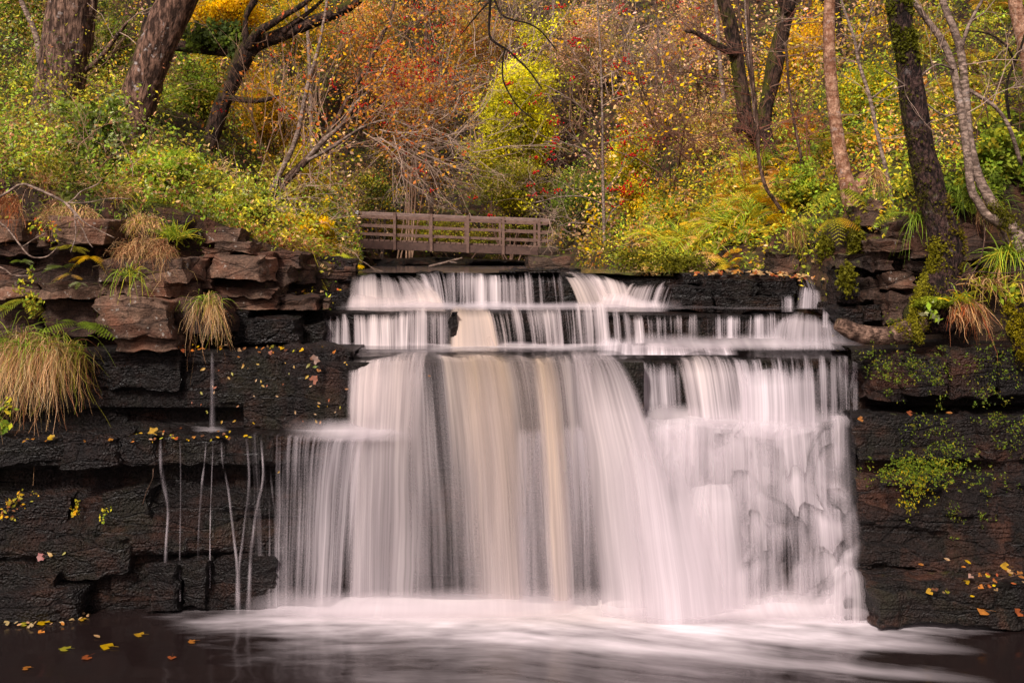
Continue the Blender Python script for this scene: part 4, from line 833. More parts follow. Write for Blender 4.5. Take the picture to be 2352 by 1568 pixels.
# ---------------------------------------------------------------- standing trees
def tree(name, label, cat, base, mat, limbs, group=None, sides=18, rough=.16, subs=(), trunkname='trunk', sink=.5):
    """limbs[0] is the trunk (runs down into the ground), the others are branches"""
    b = at(*base); rt = thing(name, label, cat, b, group); out = [rt]
    for k, L in enumerate(limbs):
        g = Geo(); big = max(p[3] for p in L) > 20
        limb(g, L, sides if big else 9, rough if big else rough*.6, 5*k+int(base[0]))
        mm = mat if isinstance(mat, str) else mat[min(k, len(mat)-1)]
        out.append(mesh(trunkname if k == 0 else 'branch', g, M[mm], rt))
    return out
def crown(rt, P, n, size, pal, spread, name='crown', mat='leaf', up=.4, front=.5, rs=RS, clump=14, jit=.3, flat_=1.):
    """leaf clumps round the points P"""
    P = np.asarray(P); k = rs.randint(0, len(P), clump*len(P)//2+4); c = P[k]+rs.normal(0, spread, (len(k), 3)); cc = pick(pal, len(k), rs, jit)
    j = rs.randint(0, len(c), n); Q = c[j]+rs.normal(0, spread*.45, (n, 3))*np.array((1, 1, flat_)); C = np.clip(cc[j]*.6+pick(pal, n, rs, jit)*.4, 0, 1)
    g = Geo(); leaves(g, Q, size, C, up, front, .55, rs); return mesh(name, g, M[mat], rt)
def twigset(rt, roots, L, r, depth, col, kids=4, droop=0., spread=.8, bend=.22, name='twigs', tips=None, sides=3):
    g = Geo()
    for (p, d) in roots: twigs(g, p, d, L*RS.uniform(.7, 1.2), r, depth, col, kids, bend, droop, RS, spread, sides, tips)
    return mesh(name, g, M['twig'], rt)
TW = {'pale': (.42, .30, .22), 'brown': (.16, .09, .06), 'dark': (.05, .032, .024), 'tan': (.36, .22, .14), 'red': (.22, .085, .055)}

t1 = tree('tree', 'thickest upright trunk with coarse plated bark at the upper left', 'tree', (130, 300, 16), 'bark',
  [[(122, 330, 16, 150), (128, 270, 16, 118), (138, 195, 16, 102), (150, 120, 16, 104), (162, 50, 16, 106), (170, -30, 16, 104), (178, -160, 16, 100), (185, -420, 16, 90)],
   [(292, 52, 15.6, 7), (268, 84, 15.7, 9), (243, 118, 15.8, 11), (215, 148, 15.9, 12), (190, 165, 16, 14)], [(200, 60, 16, 22), (212, 20, 15.9, 14), (222, -40, 15.8, 12)]], sides=30, rough=.18)
twigset(t1[0], [(at(292, 52, 15.6), (.6, -.2, .6)), (at(275, 75, 15.6), (.7, -.3, -.3)), (at(262, 90, 15.7), (-.2, -.2, 1))], .9, .008, 2, TW['pale'])
t2 = tree('tree', 'big leaning trunk with white lichen patches and a mossy left flank', 'tree', (300, 330, 14.5), 'barkold',
  [[(280, 380, 14.5, 82), (292, 320, 14.5, 70), (313, 255, 14.5, 78), (338, 178, 14.5, 86), (367, 95, 14.5, 84), (400, 25, 14.5, 84), (428, -40, 14.5, 84), (500, -200, 14.5, 80), (590, -420, 14.5, 60)],
   [(272, 330, 14.6, 22), (280, 262, 14.5, 40), (300, 215, 14.45, 30), (325, 180, 14.45, 16)]], sides=30, rough=.2)
t3 = tree('tree', 'mossy forked tree leaning right behind the lichened trunk', 'tree', (482, 335, 18), 'barkmoss',
  [[(470, 360, 18, 40), (484, 325, 18, 36), (502, 262, 18, 38), (524, 209, 18, 38), (548, 155, 18, 42), (570, 115, 18, 44), (592, 101, 18, 34), (625, 88, 18, 32), (661, 75, 18, 30), (715, 52, 18, 28), (766, 32, 18, 26), (815, 5, 18, 24), (880, -60, 18, 18)],
   [(570, 112, 17.9, 24), (590, 76, 17.8, 22), (622, 56, 17.8, 18), (661, 31, 17.8, 14), (700, 8, 17.8, 12), (760, -40, 17.8, 8)],
   [(566, 112, 17.9, 18), (564, 80, 17.9, 16), (563, 48, 17.9, 12), (570, 25, 17.9, 15), (588, -8, 17.9, 16), (610, -90, 17.9, 12)],
   [(562, 114, 18.1, 22), (520, 118, 18.3, 26), (470, 112, 18.4, 28), (418, 106, 18.6, 28), (360, 95, 18.8, 24)],
   [(530, 225, 17.9, 14), (560, 230, 17.8, 14), (600, 231, 17.7, 11), (640, 222, 17.6, 8)],
   [(650, 75, 17.9, 14), (668, 58, 17.9, 12), (720, 20, 17.9, 9), (760, -20, 17.9, 6)]])
iv = np.array([at(x, 92-8*math.sin((x-430)/40), 18.2) for x in np.linspace(428, 556, 14)])
crown(t3[0], iv, 1500, .085, {'dark': 5, 'green': 1.2}, .10, 'ivy', front=.9, jit=.4)
t4 = tree('tree', 'leaning thin stemmed tree rising right from the end of the left bank', 'tree', (600, 480, 15), ['bark', 'barkpale', 'barkpale'],
  [[(590, 500, 15, 24), (602, 470, 15, 24), (628, 442, 15, 26), (651, 418, 15, 22), (676, 395, 15, 18), (700, 372, 15, 16), (735, 332, 15, 14), (768, 285, 15, 12), (799, 226, 15, 11), (833, 170, 15, 10), (865, 112, 15, 9), (900, 28, 15, 8), (912, -30, 15, 6)],
   [(700, 372, 15, 12), (745, 322, 14.9, 12), (781, 289, 14.9, 10), (816, 240, 14.9, 9), (851, 205, 14.9, 7), (885, 150, 14.9, 5), (905, 95, 14.9, 3)],
   [(622, 446, 14.9, 16), (637, 410, 14.9, 12), (662, 362, 14.9, 12), (679, 320, 14.9, 12), (690, 280, 14.9, 11), (697, 240, 14.9, 10), (710, 185, 14.9, 10), (724, 139, 14.9, 9), (734, 100, 14.9, 8), (741, 62, 14.9, 7), (748, 25, 14.9, 7), (754, -20, 14.9, 6)],
   [(700, 372, 15, 8), (760, 340, 14.8, 8), (815, 303, 14.7, 6), (850, 285, 14.6, 5), (900, 276, 14.6, 4), (960, 300, 14.5, 3)],
   [(610, 470, 14.8, 10), (640, 480, 14.6, 5), (690, 510, 14.4, 4), (740, 545, 14.3, 3)]])
tp4 = []
rr = [(at(x, y, 14.9), d) for x, y, d in ((760, 296, (.5, -.1, .5)), (799, 226, (.7, -.2, .4)), (833, 170, (.8, 0, .4)), (865, 112, (.8, -.2, .5)), (851, 205, (.9, -.2, .1)), (820, 238, (.9, 0, -.2)), (885, 150, (.7, -.3, .6)), (900, 60, (-.3, 0, 1)), (880, 276, (.3, 0, .7)), (850, 285, (.5, 0, .5)), (815, 303, (.3, 0, .6)), (735, 332, (-.4, 0, .9)), (781, 289, (.9, -.2, .3)))]
twigset(t4[0], rr, 1.15, .011, 3, (.3, .19, .13), 4, .03, .7, tips=tp4)
crown(t4[0], np.array(tp4), 3600, .05, {'rust': 3, 'orange': 3.2, 'red': .7, 'gold': 2.2, 'brown': 1.6, 'olive': 1}, .15, front=.6, clump=3)
rr = [(at(x, y, 14.7), d) for x, y, d in ((622, 470, (.8, -.3, -.4)), (650, 482, (.6, -.4, -.5)), (700, 512, (.8, -.3, -.3)), (630, 455, (.9, -.4, .1)), (610, 475, (.1, -.5, -.6)), (680, 400, (.8, -.3, -.2)), (735, 340, (.9, -.3, -.35)))]
twigset(t4[0], rr, .85, .006, 2, TW['pale'], 4, .06, .6)
# right hand side
t5 = tree('tree', 'dark twin trunked tree hung with moss on the right slope', 'tree', (1766, 400, 18), 'barkmoss',
  [[(1768, 430, 18, 84), (1764, 385, 18, 66), (1758, 345, 18, 50), (1736, 312, 18, 40), (1715, 280, 18, 36), (1704, 209, 18, 34), (1690, 122, 18, 32), (1672, 35, 18, 32), (1655, -20, 18, 28), (1620, -180, 18, 24)],
   [(1768, 385, 18.1, 48), (1757, 320, 18.1, 40), (1756, 270, 18.1, 34), (1771, 191, 18.1, 34), (1786, 122, 18.1, 38), (1800, 60, 18.1, 34), (1815, -10, 18.1, 32), (1850, -180, 18.1, 26)],
   [(1690, 124, 17.9, 20), (1660, 112, 17.8, 18), (1630, 94, 17.8, 14), (1600, 76, 17.8, 11), (1574, 72, 17.7, 6)],
   [(1745, 322, 17.9, 22), (1715, 298, 17.8, 22), (1690, 293, 17.8, 24), (1684, 292, 17.8, 18)],
   [(1810, 30, 18, 22), (1780, -30, 18, 18)]])
rr = [(at(x, y, 17.9), (dx, -.2, dz)) for x, y, dx, dz in ((1700, 200, -.9, .1), (1710, 260, -.9, -.2), (1690, 120, -.7, .5), (1600, 78, -.6, .6), (1715, 292, -1, -.1), (1672, 40, -.8, .2), (1800, 60, .9, .2), (1785, 130, .9, -.1), (1770, 200, .8, .3), (1755, 300, .8, .2), (1690, 180, -1, .4))]
tp5 = []; twigset(t5[0], rr, 1.7, .012, 3, TW['brown'], 4, .0, .7, tips=tp5)
crown(t5[0], np.array(tp5), 650, .065, {'yellow': 5, 'gold': 1, 'lime': 1}, .25, front=.8, clump=3)
def sap(label, pts, mat='barkpale', branches=(), group='thin saplings on the right slope', twc='pale', base=None, L=.8):
    o = tree('sapling', label, 'sapling', (pts[0][0], pts[0][1], pts[0][2]), mat, [pts]+list(branches), group, rough=.08)
    Y = pts[0][2]; S = pts[2:]
    rr = [(at(p[0], p[1], p[2]), (RS.choice((-1, 1))*RS.uniform(.5, 1), RS.uniform(-.5, .1), RS.uniform(-.1, .7))) for p in S for _ in range(2)]
    twigset(o[0], rr, L, .0055, 2, TW[twc], 4, 0., .7); return o
sap('reddish sapling that curves out over the right bank left of the smooth pink trunk', [(1800, 490, 13.5, 9), (1775, 455, 13.5, 9), (1757, 425, 13.5, 9), (1743, 365, 13.5, 8), (1740, 296, 13.5, 8), (1733, 226, 13.5, 8), (1724, 122, 13.5, 8), (1716, 0, 13.5, 8), (1712, -80, 13.5, 7)], 'bark',
    [[(1733, 226, 13.5, 6), (1718, 150, 13.5, 6), (1702, 60, 13.5, 6), (1692, -20, 13.5, 5)]], twc='red')
sap('slender reddish sapling between the dark twin trunks and the smooth pink trunk', [(1842, 392, 15, 7), (1838, 350, 15, 7), (1830, 313, 15, 7), (1813, 209, 15, 6), (1806, 115, 15, 6), (1797, 52, 15, 6), (1805, -30, 15, 5)], 'bark', twc='red')
sap('thin pale sapling between the pink trunk and the big mossy trunk', [(2052, 495, 12.6, 10), (2041, 418, 12.6, 10), (2018, 320, 12.6, 9), (1997, 223, 12.6, 9), (1973, 146, 12.6, 8), (1961, 87, 12.6, 7), (1936, 14, 12.6, 6), (1925, -40, 12.6, 5)],
    'barkpale', [[(2000, 228, 12.6, 5), (2030, 205, 12.5, 4), (2052, 188, 12.4, 3)], [(1968, 125, 12.6, 5), (1990, 60, 12.5, 4), (2010, 0, 12.4, 3)]])
sap('brown sapling near the right edge of the photo', [(2350, 395, 11.5, 8), (2338, 350, 11.5, 8), (2322, 290, 11.5, 7), (2312, 220, 11.5, 7), (2315, 181, 11.5, 7), (2328, 150, 11.5, 7), (2342, 118, 11.5, 6), (2360, 60, 11.5, 5)], 'barkdark', [[(2332, 145, 11.5, 6), (2310, 105, 11.4, 5), (2270, 78, 11.4, 4), (2215, 70, 11.3, 3)]], twc='brown')
t8 = tree('tree', 'smooth pinkish orange trunk with a bent foot on the right bank', 'tree', (1955, 478, 12.5), 'barkpink',
  [[(1965, 500, 12.5, 34), (1957, 470, 12.5, 42), (1950, 440, 12.5, 40), (1942, 405, 12.5, 34), (1929, 345, 12.5, 31), (1919, 280, 12.5, 29), (1911, 209, 12.5, 28), (1905, 130, 12.5, 27), (1904, 60, 12.5, 26), (1907, -20, 12.5, 25), (1920, -200, 12.5, 22)],
   [(1960, 450, 12.5, 30), (1975, 425, 12.6, 30), (1985, 405, 12.7, 24)]], sides=24, rough=.07)
t8r = tree('dead_plank', 'dark dead stem leaning in the hollow below the smooth pink trunk', 'dead stem', (2003, 585, 11.7), 'barkdark', [[(2005, 590, 11.7, 26), (1985, 545, 11.8, 26), (1966, 505, 11.9, 26), (1952, 480, 12, 22)]], rough=.3)
# big mossy trunk and its root
Y0 = 10.35
t10 = tree('tree', 'big dark trunk clad in moss standing on the right hand rocks', 'tree', (2155, 690, Y0), ['barktrunk', 'barkroot', 'barktrunk', 'barktrunk', 'barktrunk', 'barkmoss'],
  [[(2150, 725, Y0+.15, 140), (2155, 680, Y0, 100), (2161, 645, Y0, 82), (2168, 610, Y0, 78), (2172, 560, Y0, 72), (2161, 510, Y0, 68), (2148, 470, Y0, 66), (2136, 430, Y0, 65), (2118, 360, Y0, 60), (2104, 280, Y0, 58), (2092, 205, Y0, 54), (2081, 122, Y0, 48), (2068, 50, Y0, 49), (2060, -20, Y0, 50), (2040, -200, Y0, 46)],
   [(2110, 742, Y0-.1, 46), (2082, 762, Y0-.2, 46), (2040, 770, Y0-.25, 44), (1995, 769, Y0-.3, 42), (1962, 762, Y0-.32, 38), (1938, 750, Y0-.34, 34), (1922, 743, Y0-.35, 26)],
   [(2138, 640, Y0-.05, 40), (2120, 675, Y0-.12, 34), (2108, 705, Y0-.16, 28), (2098, 735, Y0-.18, 26), (2088, 765, Y0-.2, 30)],
   [(2098, 742, Y0-.24, 15), (2104, 765, Y0-.3, 13), (2112, 785, Y0-.32, 9), (2122, 796, Y0-.3, 5)],
   [(2190, 655, Y0, 44), (2215, 690, Y0-.05, 34), (2250, 720, Y0-.1, 26)],
   [(2320, 700, Y0-.3, 26), (2332, 735, Y0-.35, 34), (2326, 765, Y0-.38, 30), (2338, 790, Y0-.4, 22), (2352, 825, Y0-.4, 18)]], sides=30, rough=.2)
def cushion(rt, c, r, n, name='moss', col=(.2, .24, .025), L=.03):
    g = Geo(); c = np.array(c); d = nrm(RS.normal(0, 1, (n, 3))+np.array((0, -.35, .35))); q = c+d*np.array(r)*(1+(fbm(d*2.2+c, 3)-.5)[:, None]*.8)
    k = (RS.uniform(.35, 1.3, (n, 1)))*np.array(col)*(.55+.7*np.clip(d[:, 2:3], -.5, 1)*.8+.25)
    leaves(g, q, L, np.clip(k, 0, 1), .6, .6, .7); return mesh(name, g, M['leaf'], rt)
def mossalong(rt, pts, n, d0=(-.5, -.6, .6), L=.022, col=(.20, .19, .02), wid=.9, t0=0., t1=1., th=.02):
    """ragged moss growing on the side of a limb that faces d0"""
    A = np.array([np.append(at(p[0], p[1], p[2]), m_(p[3], p[2])/2) for p in pts]); S = spline(A, .02); k = RS.randint(int(t0*(len(S)-1)), int(t1*(len(S)-1))+1, n)
    dn = nrm(np.array(d0)[None]+RS.normal(0, wid, (n, 3))); dn[:, 1] = -np.abs(dn[:, 1]); q = S[k, :3]+dn*(S[k, 3:4]*1.0+np.abs(RS.normal(0, th, (n, 1))))
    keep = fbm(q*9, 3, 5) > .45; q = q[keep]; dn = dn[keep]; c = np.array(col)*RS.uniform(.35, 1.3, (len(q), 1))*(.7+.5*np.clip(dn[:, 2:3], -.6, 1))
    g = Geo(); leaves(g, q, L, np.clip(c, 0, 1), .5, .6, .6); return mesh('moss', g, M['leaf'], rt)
R2 = [(2138, 640, Y0-.05, 40), (2120, 675, Y0-.12, 34), (2108, 705, Y0-.16, 28), (2098, 735, Y0-.18, 26), (2088, 765, Y0-.2, 30)]
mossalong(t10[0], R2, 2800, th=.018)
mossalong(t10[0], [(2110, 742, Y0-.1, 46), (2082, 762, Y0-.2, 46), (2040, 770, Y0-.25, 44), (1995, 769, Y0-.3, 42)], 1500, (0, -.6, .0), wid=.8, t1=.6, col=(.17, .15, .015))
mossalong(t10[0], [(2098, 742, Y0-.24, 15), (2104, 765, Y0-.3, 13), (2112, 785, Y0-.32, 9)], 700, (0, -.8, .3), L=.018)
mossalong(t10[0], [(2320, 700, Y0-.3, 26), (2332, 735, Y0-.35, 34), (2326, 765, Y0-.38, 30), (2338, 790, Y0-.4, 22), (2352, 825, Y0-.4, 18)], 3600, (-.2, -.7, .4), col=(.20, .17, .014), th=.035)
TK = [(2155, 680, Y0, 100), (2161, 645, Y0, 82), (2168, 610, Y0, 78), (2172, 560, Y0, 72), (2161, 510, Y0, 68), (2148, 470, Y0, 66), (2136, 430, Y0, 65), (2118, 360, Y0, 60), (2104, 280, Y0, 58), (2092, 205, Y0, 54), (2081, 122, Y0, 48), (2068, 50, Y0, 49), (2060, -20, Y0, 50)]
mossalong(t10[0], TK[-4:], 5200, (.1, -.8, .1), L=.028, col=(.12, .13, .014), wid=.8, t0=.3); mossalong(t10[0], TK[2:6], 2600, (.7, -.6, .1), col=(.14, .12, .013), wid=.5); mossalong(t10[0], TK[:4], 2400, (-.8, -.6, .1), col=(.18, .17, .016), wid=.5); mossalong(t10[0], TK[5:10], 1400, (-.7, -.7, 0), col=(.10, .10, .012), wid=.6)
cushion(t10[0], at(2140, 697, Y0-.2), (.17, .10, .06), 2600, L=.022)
t11 = tree('tree', 'pale twin stemmed tree leaning in from the right edge', 'tree', (2352, 582, 10.6), 'barkpale',
  [[(2420, 660, 10.6, 52), (2358, 585, 10.6, 50), (2322, 530, 10.6, 42), (2292, 492, 10.6, 30), (2270, 452, 10.6, 24), (2245, 400, 10.6, 21), (2226, 313, 10.6, 19), (2217, 209, 10.6, 19), (2207, 122, 10.6, 18), (2192, 70, 10.6, 17), (2175, 30, 10.6, 16), (2158, -20, 10.6, 16), (2110, -160, 10.6, 14)],
   [(2300, 512, 10.58, 26), (2266, 494, 10.55, 20), (2246, 462, 10.55, 18), (2231, 435, 10.55, 18), (2221, 348, 10.55, 18), (2208, 261, 10.55, 18), (2187, 150, 10.55, 17), (2161, 90, 10.55, 16), (2123, 38, 10.55, 14), (2090, -10, 10.55, 13), (2040, -100, 10.55, 10)],
   [(2206, 122, 10.6, 10), (2216, 85, 10.5, 9), (2229, 50, 10.5, 8), (2262, -10, 10.5, 7)], [(2224, 205, 10.6, 9), (2250, 222, 10.6, 9), (2279, 240, 10.6, 9), (2302, 265, 10.6, 8), (2321, 300, 10.6, 9), (2345, 376, 10.7, 10)],
   [(2190, 160, 10.5, 5), (2150, 150, 10.4, 5), (2095, 190, 10.3, 4), (2050, 205, 10.2, 3)], [(2200, 262, 10.5, 5), (2160, 262, 10.4, 4), (2090, 205, 10.3, 4), (2030, 160, 10.2, 3)]], sides=16, rough=.08)
mossalong(t11[0], [(2340, 560, 10.6, 46), (2310, 520, 10.6, 40), (2280, 480, 10.6, 30)], 2600, (-.1, -.7, .5), col=(.11, .11, .012), th=.03)
twigset(t11[0], [(at(x, y, 10.5), (dx, -.3, dz)) for x, y, dx, dz in ((2190, 160, -.8, .3), (2205, 240, -.9, 0), (2210, 330, -.7, .2), (2229, 50, .6, .6), (2100, 190, -.6, -.3), (2123, 38, -.5, .5), (2210, 150, .8, .3), (2222, 260, .8, .4), (2279, 240, .5, .8))], .9, .006, 2, TW['pale'], 4, 0, .7)
t12 = tree('tree', 'smooth pinkish trunk cut by the right edge of the photo', 'tree', (2385, 300, 12), 'barkpink', [[(2400, 420, 12, 36), (2385, 280, 12, 34), (2368, 170, 12, 32), (2350, 90, 12, 32), (2336, 30, 12, 31), (2328, -30, 12, 30), (2310, -200, 12, 27)]], rough=.06)
for k, (pts, mat, lab) in enumerate([
 ([(368, 20, 19, 34), (345, 45, 19, 28), (330, 95, 19, 26), (312, 150, 19, 28), (295, 230, 19, 34)], 'barkmoss', 'dark mossy trunk half hidden behind the big leaning trunk'),
 ([(40, -40, 17, 10), (50, 5, 17, 11), (66, 40, 17, 12), (82, 80, 17, 13), (92, 130, 17, 16), (98, 200, 17, 18)], 'barkpale', 'thin pale stem left of the thickest trunk'),
 ([(122, -30, 17.5, 9), (118, 10, 17.5, 9), (110, 60, 17.5, 9), (104, 120, 17.5, 10), (100, 200, 17.5, 10)], 'barkpale', 'thin pale stem close behind the left side of the thickest trunk'),
 ([(1915, -40, 24, 20), (1922, 30, 24, 20), (1932, 90, 24, 20), (1942, 150, 24, 20), (1950, 220, 24, 24)], 'barkdark', 'dark trunk just behind the smooth pink trunk'),
 ([(2000, -60, 27, 26), (2006, 0, 27, 26), (2010, 50, 27, 26), (2014, 110, 27, 28)], 'bark', 'brown trunk in the distance left of the big mossy trunk'),
 ([(1722, -60, 21, 10), (1714, 0, 21, 10), (1718, 80, 21, 10), (1724, 160, 21, 11), (1735, 260, 21, 12)], 'barkpale', 'straight pale pole of a tree behind the dark twin trunks'),
 ([(1862, -40, 26, 8), (1858, 60, 26, 8), (1852, 160, 26, 9), (1860, 260, 26, 10)], 'bark', 'thin grey trunk in the yellow thicket left of the pink trunk'),
 ([(1640, -40, 28, 9), (1648, 60, 28, 9), (1655, 160, 28, 10), (1668, 280, 28, 11)], 'barkpale', 'leaning grey pole left of the dark twin trunks'),
 ([(700, -40, 30, 8), (706, 60, 30, 8), (712, 180, 30, 9), (716, 330, 30, 10)], 'barkpale', 'thin pale pole behind the golden bushes left of the rust red thicket'),
 ([(985, -40, 34, 7), (978, 80, 34, 8), (984, 200, 34, 8), (990, 320, 34, 9)], 'bark', 'thin grey pole rising out of the rust red thicket'),
 ([(1275, -40, 38, 8), (1268, 80, 38, 8), (1262, 190, 38, 9)], 'barkpale', 'pale pole on the far slope right of the lime green shrub'),
 ([(1452, -40, 40, 8), (1458, 90, 40, 8), (1450, 200, 40, 9)], 'barkpale', 'pale pole on the far slope right of the bare rowan'),
 ([(1500, -40, 30, 7), (1512, 90, 30, 7), (1506, 220, 30, 8), (1518, 340, 30, 8)], 'bark', 'slim brown pole above the dark multi stemmed bare bush'),
 ([(1560, -40, 36, 9), (1550, 80, 36, 9), (1556, 180, 36, 10)], 'barkdark', 'slim dark pole in the rosy brown thicket'),
 ([(1885, -40, 30, 9), (1890, 60, 30, 9), (1880, 170, 30, 10)], 'barkdark', 'slim dark pole in the yellow thicket close to the pink trunk'),
 ([(2140, -40, 22, 8), (2150, 60, 22, 8), (2142, 160, 22, 9)], 'bark', 'slim brown pole between the big mossy trunk and the twin stems'),
 ([(1600, -30, 34, 8), (1596, 80, 34, 8), (1590, 190, 34, 9)], 'barkpale', 'thin pinkish pole standing in the far twiggy thicket')]):
    x, y, Y, wd = pts[-1]; gx = at(x, y, Y); gz = ground(gx[0], Y)-.2
    if gz < gx[2]-.05: pts = pts+[(x+3, HY-(gz-ZC)*FOC/Y, Y, wd*1.15)]
    tree('tree', lab, 'tree', pts[-1][:3], mat, [pts[::-1]], 'background trunks', rough=.14)
# bare rowan in the middle
t14 = tree('rowan_tree', 'slender pale rowan with sparse red berries right of the footbridge', 'tree', (1388, 560, 22), 'barkpale',
  [[(1389, 575, 22, 8), (1387, 500, 22, 8), (1385, 418, 22, 7), (1384, 330, 22, 6), (1383, 244, 22, 5.5), (1380, 139, 22, 5), (1373, 20, 22, 4), (1370, -40, 22, 3)],
   [(1384, 292, 22, 4), (1345, 255, 21.8, 3.5), (1300, 222, 21.6, 3), (1250, 195, 21.5, 2.5)], [(1383, 205, 22, 3.5), (1350, 165, 21.8, 3), (1310, 135, 21.7, 2.5), (1285, 118, 21.6, 2)], [(1386, 400, 22, 3.5), (1350, 350, 21.8, 3), (1300, 330, 21.7, 2.5), (1250, 325, 21.6, 2)],
   [(1386, 470, 22, 3.5), (1340, 452, 21.8, 3), (1290, 452, 21.7, 2.5), (1230, 465, 21.6, 2)], [(1388, 530, 22, 3), (1350, 515, 21.8, 3), (1310, 512, 21.7, 2), (1280, 520, 21.6, 2)], [(1386, 440, 22, 3), (1420, 400, 22, 2.5), (1440, 350, 22, 2)], [(1388, 520, 22, 3), (1410, 480, 22, 2.5), (1450, 460, 22, 2)]], rough=.05)
tpr = []; twigset(t14[0], [(at(x, y, 21.8), (dx, -.2, dz)) for x, y, dx, dz in ((1345, 255, -.7, .5), (1300, 222, -.7, .3), (1350, 165, -.4, .8), (1300, 330, -.8, .3), (1350, 350, -.5, .7), (1340, 452, -.7, .3), (1290, 452, -.9, 0), (1384, 244, .8, .5), (1383, 180, .7, .6), (1385, 330, .8, .4), (1420, 400, .6, .5), (1330, 515, -.8, .4), (1380, 100, -.5, .7), (1376, 60, .5, .7))], 1.1, .008, 2, TW['pale'], 3, 0, .7, tips=tpr)
def berries(rt, P, n, r=.035, per=7, col=(.42, .012, .015)):
    g = Geo(); k = RS.randint(0, len(P), n)
    o = np.array(((1, 0, 0), (-1, 0, 0), (0, 1, 0), (0, -1, 0), (0, 0, 1), (0, 0, -1)), float); F = np.array(((0, 2, 4), (2, 1, 4), (1, 3, 4), (3, 0, 4), (2, 0, 5), (1, 2, 5), (3, 1, 5), (0, 3, 5)))
    for i in k:
        c = P[i]+RS.normal(0, .1, 3)
        for _ in range(per):
            g.add(c+RS.normal(0, r*1.1, 3)*np.array((1.5, 1, .7))+o*r*RS.uniform(.5, .8), None, F, np.array(col)*RS.uniform(.7, 1.3))
    o = mesh('berries', g, M['litter'], rt); o['kind'] = 'stuff'; return o
berries(t14[0], np.array(tpr), 55, .032)
berries(t4[0], np.array(tp4), 70, .02, 6)
# dark overhanging twigs from a tree above the frame
t15 = tree('overhanging_branch', 'dark leafless branch hanging into the top middle of the photo', 'branch', (1129, -60, 14), 'barkdark',
  [[(1120, -90, 14, 9), (1126, -30, 14, 8), (1125, 20, 14, 7), (1124, 80, 14, 6), (1140, 100, 14, 6), (1164, 114, 14, 5), (1190, 138, 14, 4.5), (1216, 164, 14, 4), (1245, 205, 14, 3)],
   [(1128, -20, 14, 6), (1150, 30, 13.9, 5), (1175, 45, 13.9, 4.5), (1215, 55, 13.8, 4), (1245, 75, 13.8, 3.5), (1280, 118, 13.8, 3)], [(1160, 112, 14, 4), (1155, 140, 14, 4), (1155, 180, 14, 4), (1168, 212, 14, 3.5), (1190, 245, 14, 3), (1235, 282, 14, 2.5)], [(1127, 0, 14, 5), (1100, 30, 14, 4), (1075, 60, 14, 3), (1055, 85, 14, 2)]], rough=.05)
twigset(t15[0], [(at(x, y, 14), (dx, -.2, dz)) for x, y, dx, dz in ((1164, 114, .6, .4), (1216, 164, .7, -.4), (1168, 212, .5, -.7), (1215, 55, .8, .2), (1100, 30, -.7, -.2), (1245, 75, .8, -.4), (1125, 40, -.5, -.5))], .5, .005, 2, TW['dark'], 3, .03, .6)

# ---------------------------------------------------------------- footbridge
BY = 30.0; u_ = BY/FOC; bl = at(821, 0, BY)[0]; L = m_(436, BY); zt = at(0, 488, BY)[2]; slope = -m_(17, BY)/L
br = thing('footbridge', 'brown timber footbridge with railings crossing the stream behind the falls', 'footbridge', (bl+L/2, BY+.5, at(0, 575, BY)[2]))
def beam_(name, x0, x1, z0, dz, dy, y, mat='wood', parent=br, label=None, wob=0.):
    g = Geo(); n = 10; xs_ = np.linspace(x0, x1, n); V = []
    for x in xs_:
        for (a, b) in ((0, 0), (1, 0), (1, 1), (0, 1)): V.append((bl+x, BY+y+a*dy, zt+slope*x-z0-b*dz+math.sin(x*1.7+y*9)*wob))
    i = np.arange(n*4).reshape(n, 4); j = np.roll(i, -1, 1); Q = np.stack([i[:-1], i[1:], j[1:], j[:-1]], -1).reshape(-1, 4).tolist()+[tuple(i[0]), tuple(i[-1][::-1])]
    g.add(V, np.array(Q)[:, ::-1]); o = mesh(name, g, M[mat], parent, smooth=False)
    if label: o['label'] = label
    return o
for far in (0, 1):
    y = .98*far; sh = -.10*far
    beam_('handrail', -.18+sh, L+.22+sh, -.03, .05, .13, y-.03, 'woodpale' if not far else 'woodpale', wob=.006)
    beam_('rail', -.02+sh, L+.14+sh, .055, .06, .04, y-.02, 'wood')
    beam_('rail', -.05+sh, L+.16+sh, .30, .06, .045, y-.03, 'wood', wob=.006); beam_('rail', -.05+sh, L+.16+sh, .535, .06, .045, y-.03, 'wood', wob=.006)
    beam_('beam', -.05+sh, L+.20+sh, .765, .21, .11, y-.05, 'wooddark')
    for k, px in enumerate((821, 907, 991, 1075, 1156, 1238)):
        x = m_(px-821, BY)+sh; g = Geo(); r = .036; z1 = zt+slope*x+.035; z0 = zt+slope*x-.99; V = [(bl+x+a*r, BY+y-.07+b*.04, z) for z in (z0, z1) for a, b in ((-1, -1), (1, -1), (1, 1), (-1, 1))]
        g.add(V, [(0, 1, 5, 4), (1, 2, 6, 5), (2, 3, 7, 6), (3, 0, 4, 7), (4, 5, 6, 7), (3, 2, 1, 0)]); po = mesh('post', g, M['wood'], br, smooth=False)
        if k == 0 and not far:
            V = [(bl+x+a*.042, BY+y-.07+b*.046, z) for z in (z1-.12, z1+.012) for a, b in ((-1, -1), (1, -1), (1, 1), (-1, 1))]; g = Geo().add(V, [(0, 1, 5, 4), (1, 2, 6, 5), (2, 3, 7, 6), (3, 0, 4, 7), (4, 5, 6, 7)])
            pc = mesh('post_cap', g, M['metal'], po, smooth=False, origin=None)
            pc['label'] = 'pale metal cap on the end post'
dg = Geo()
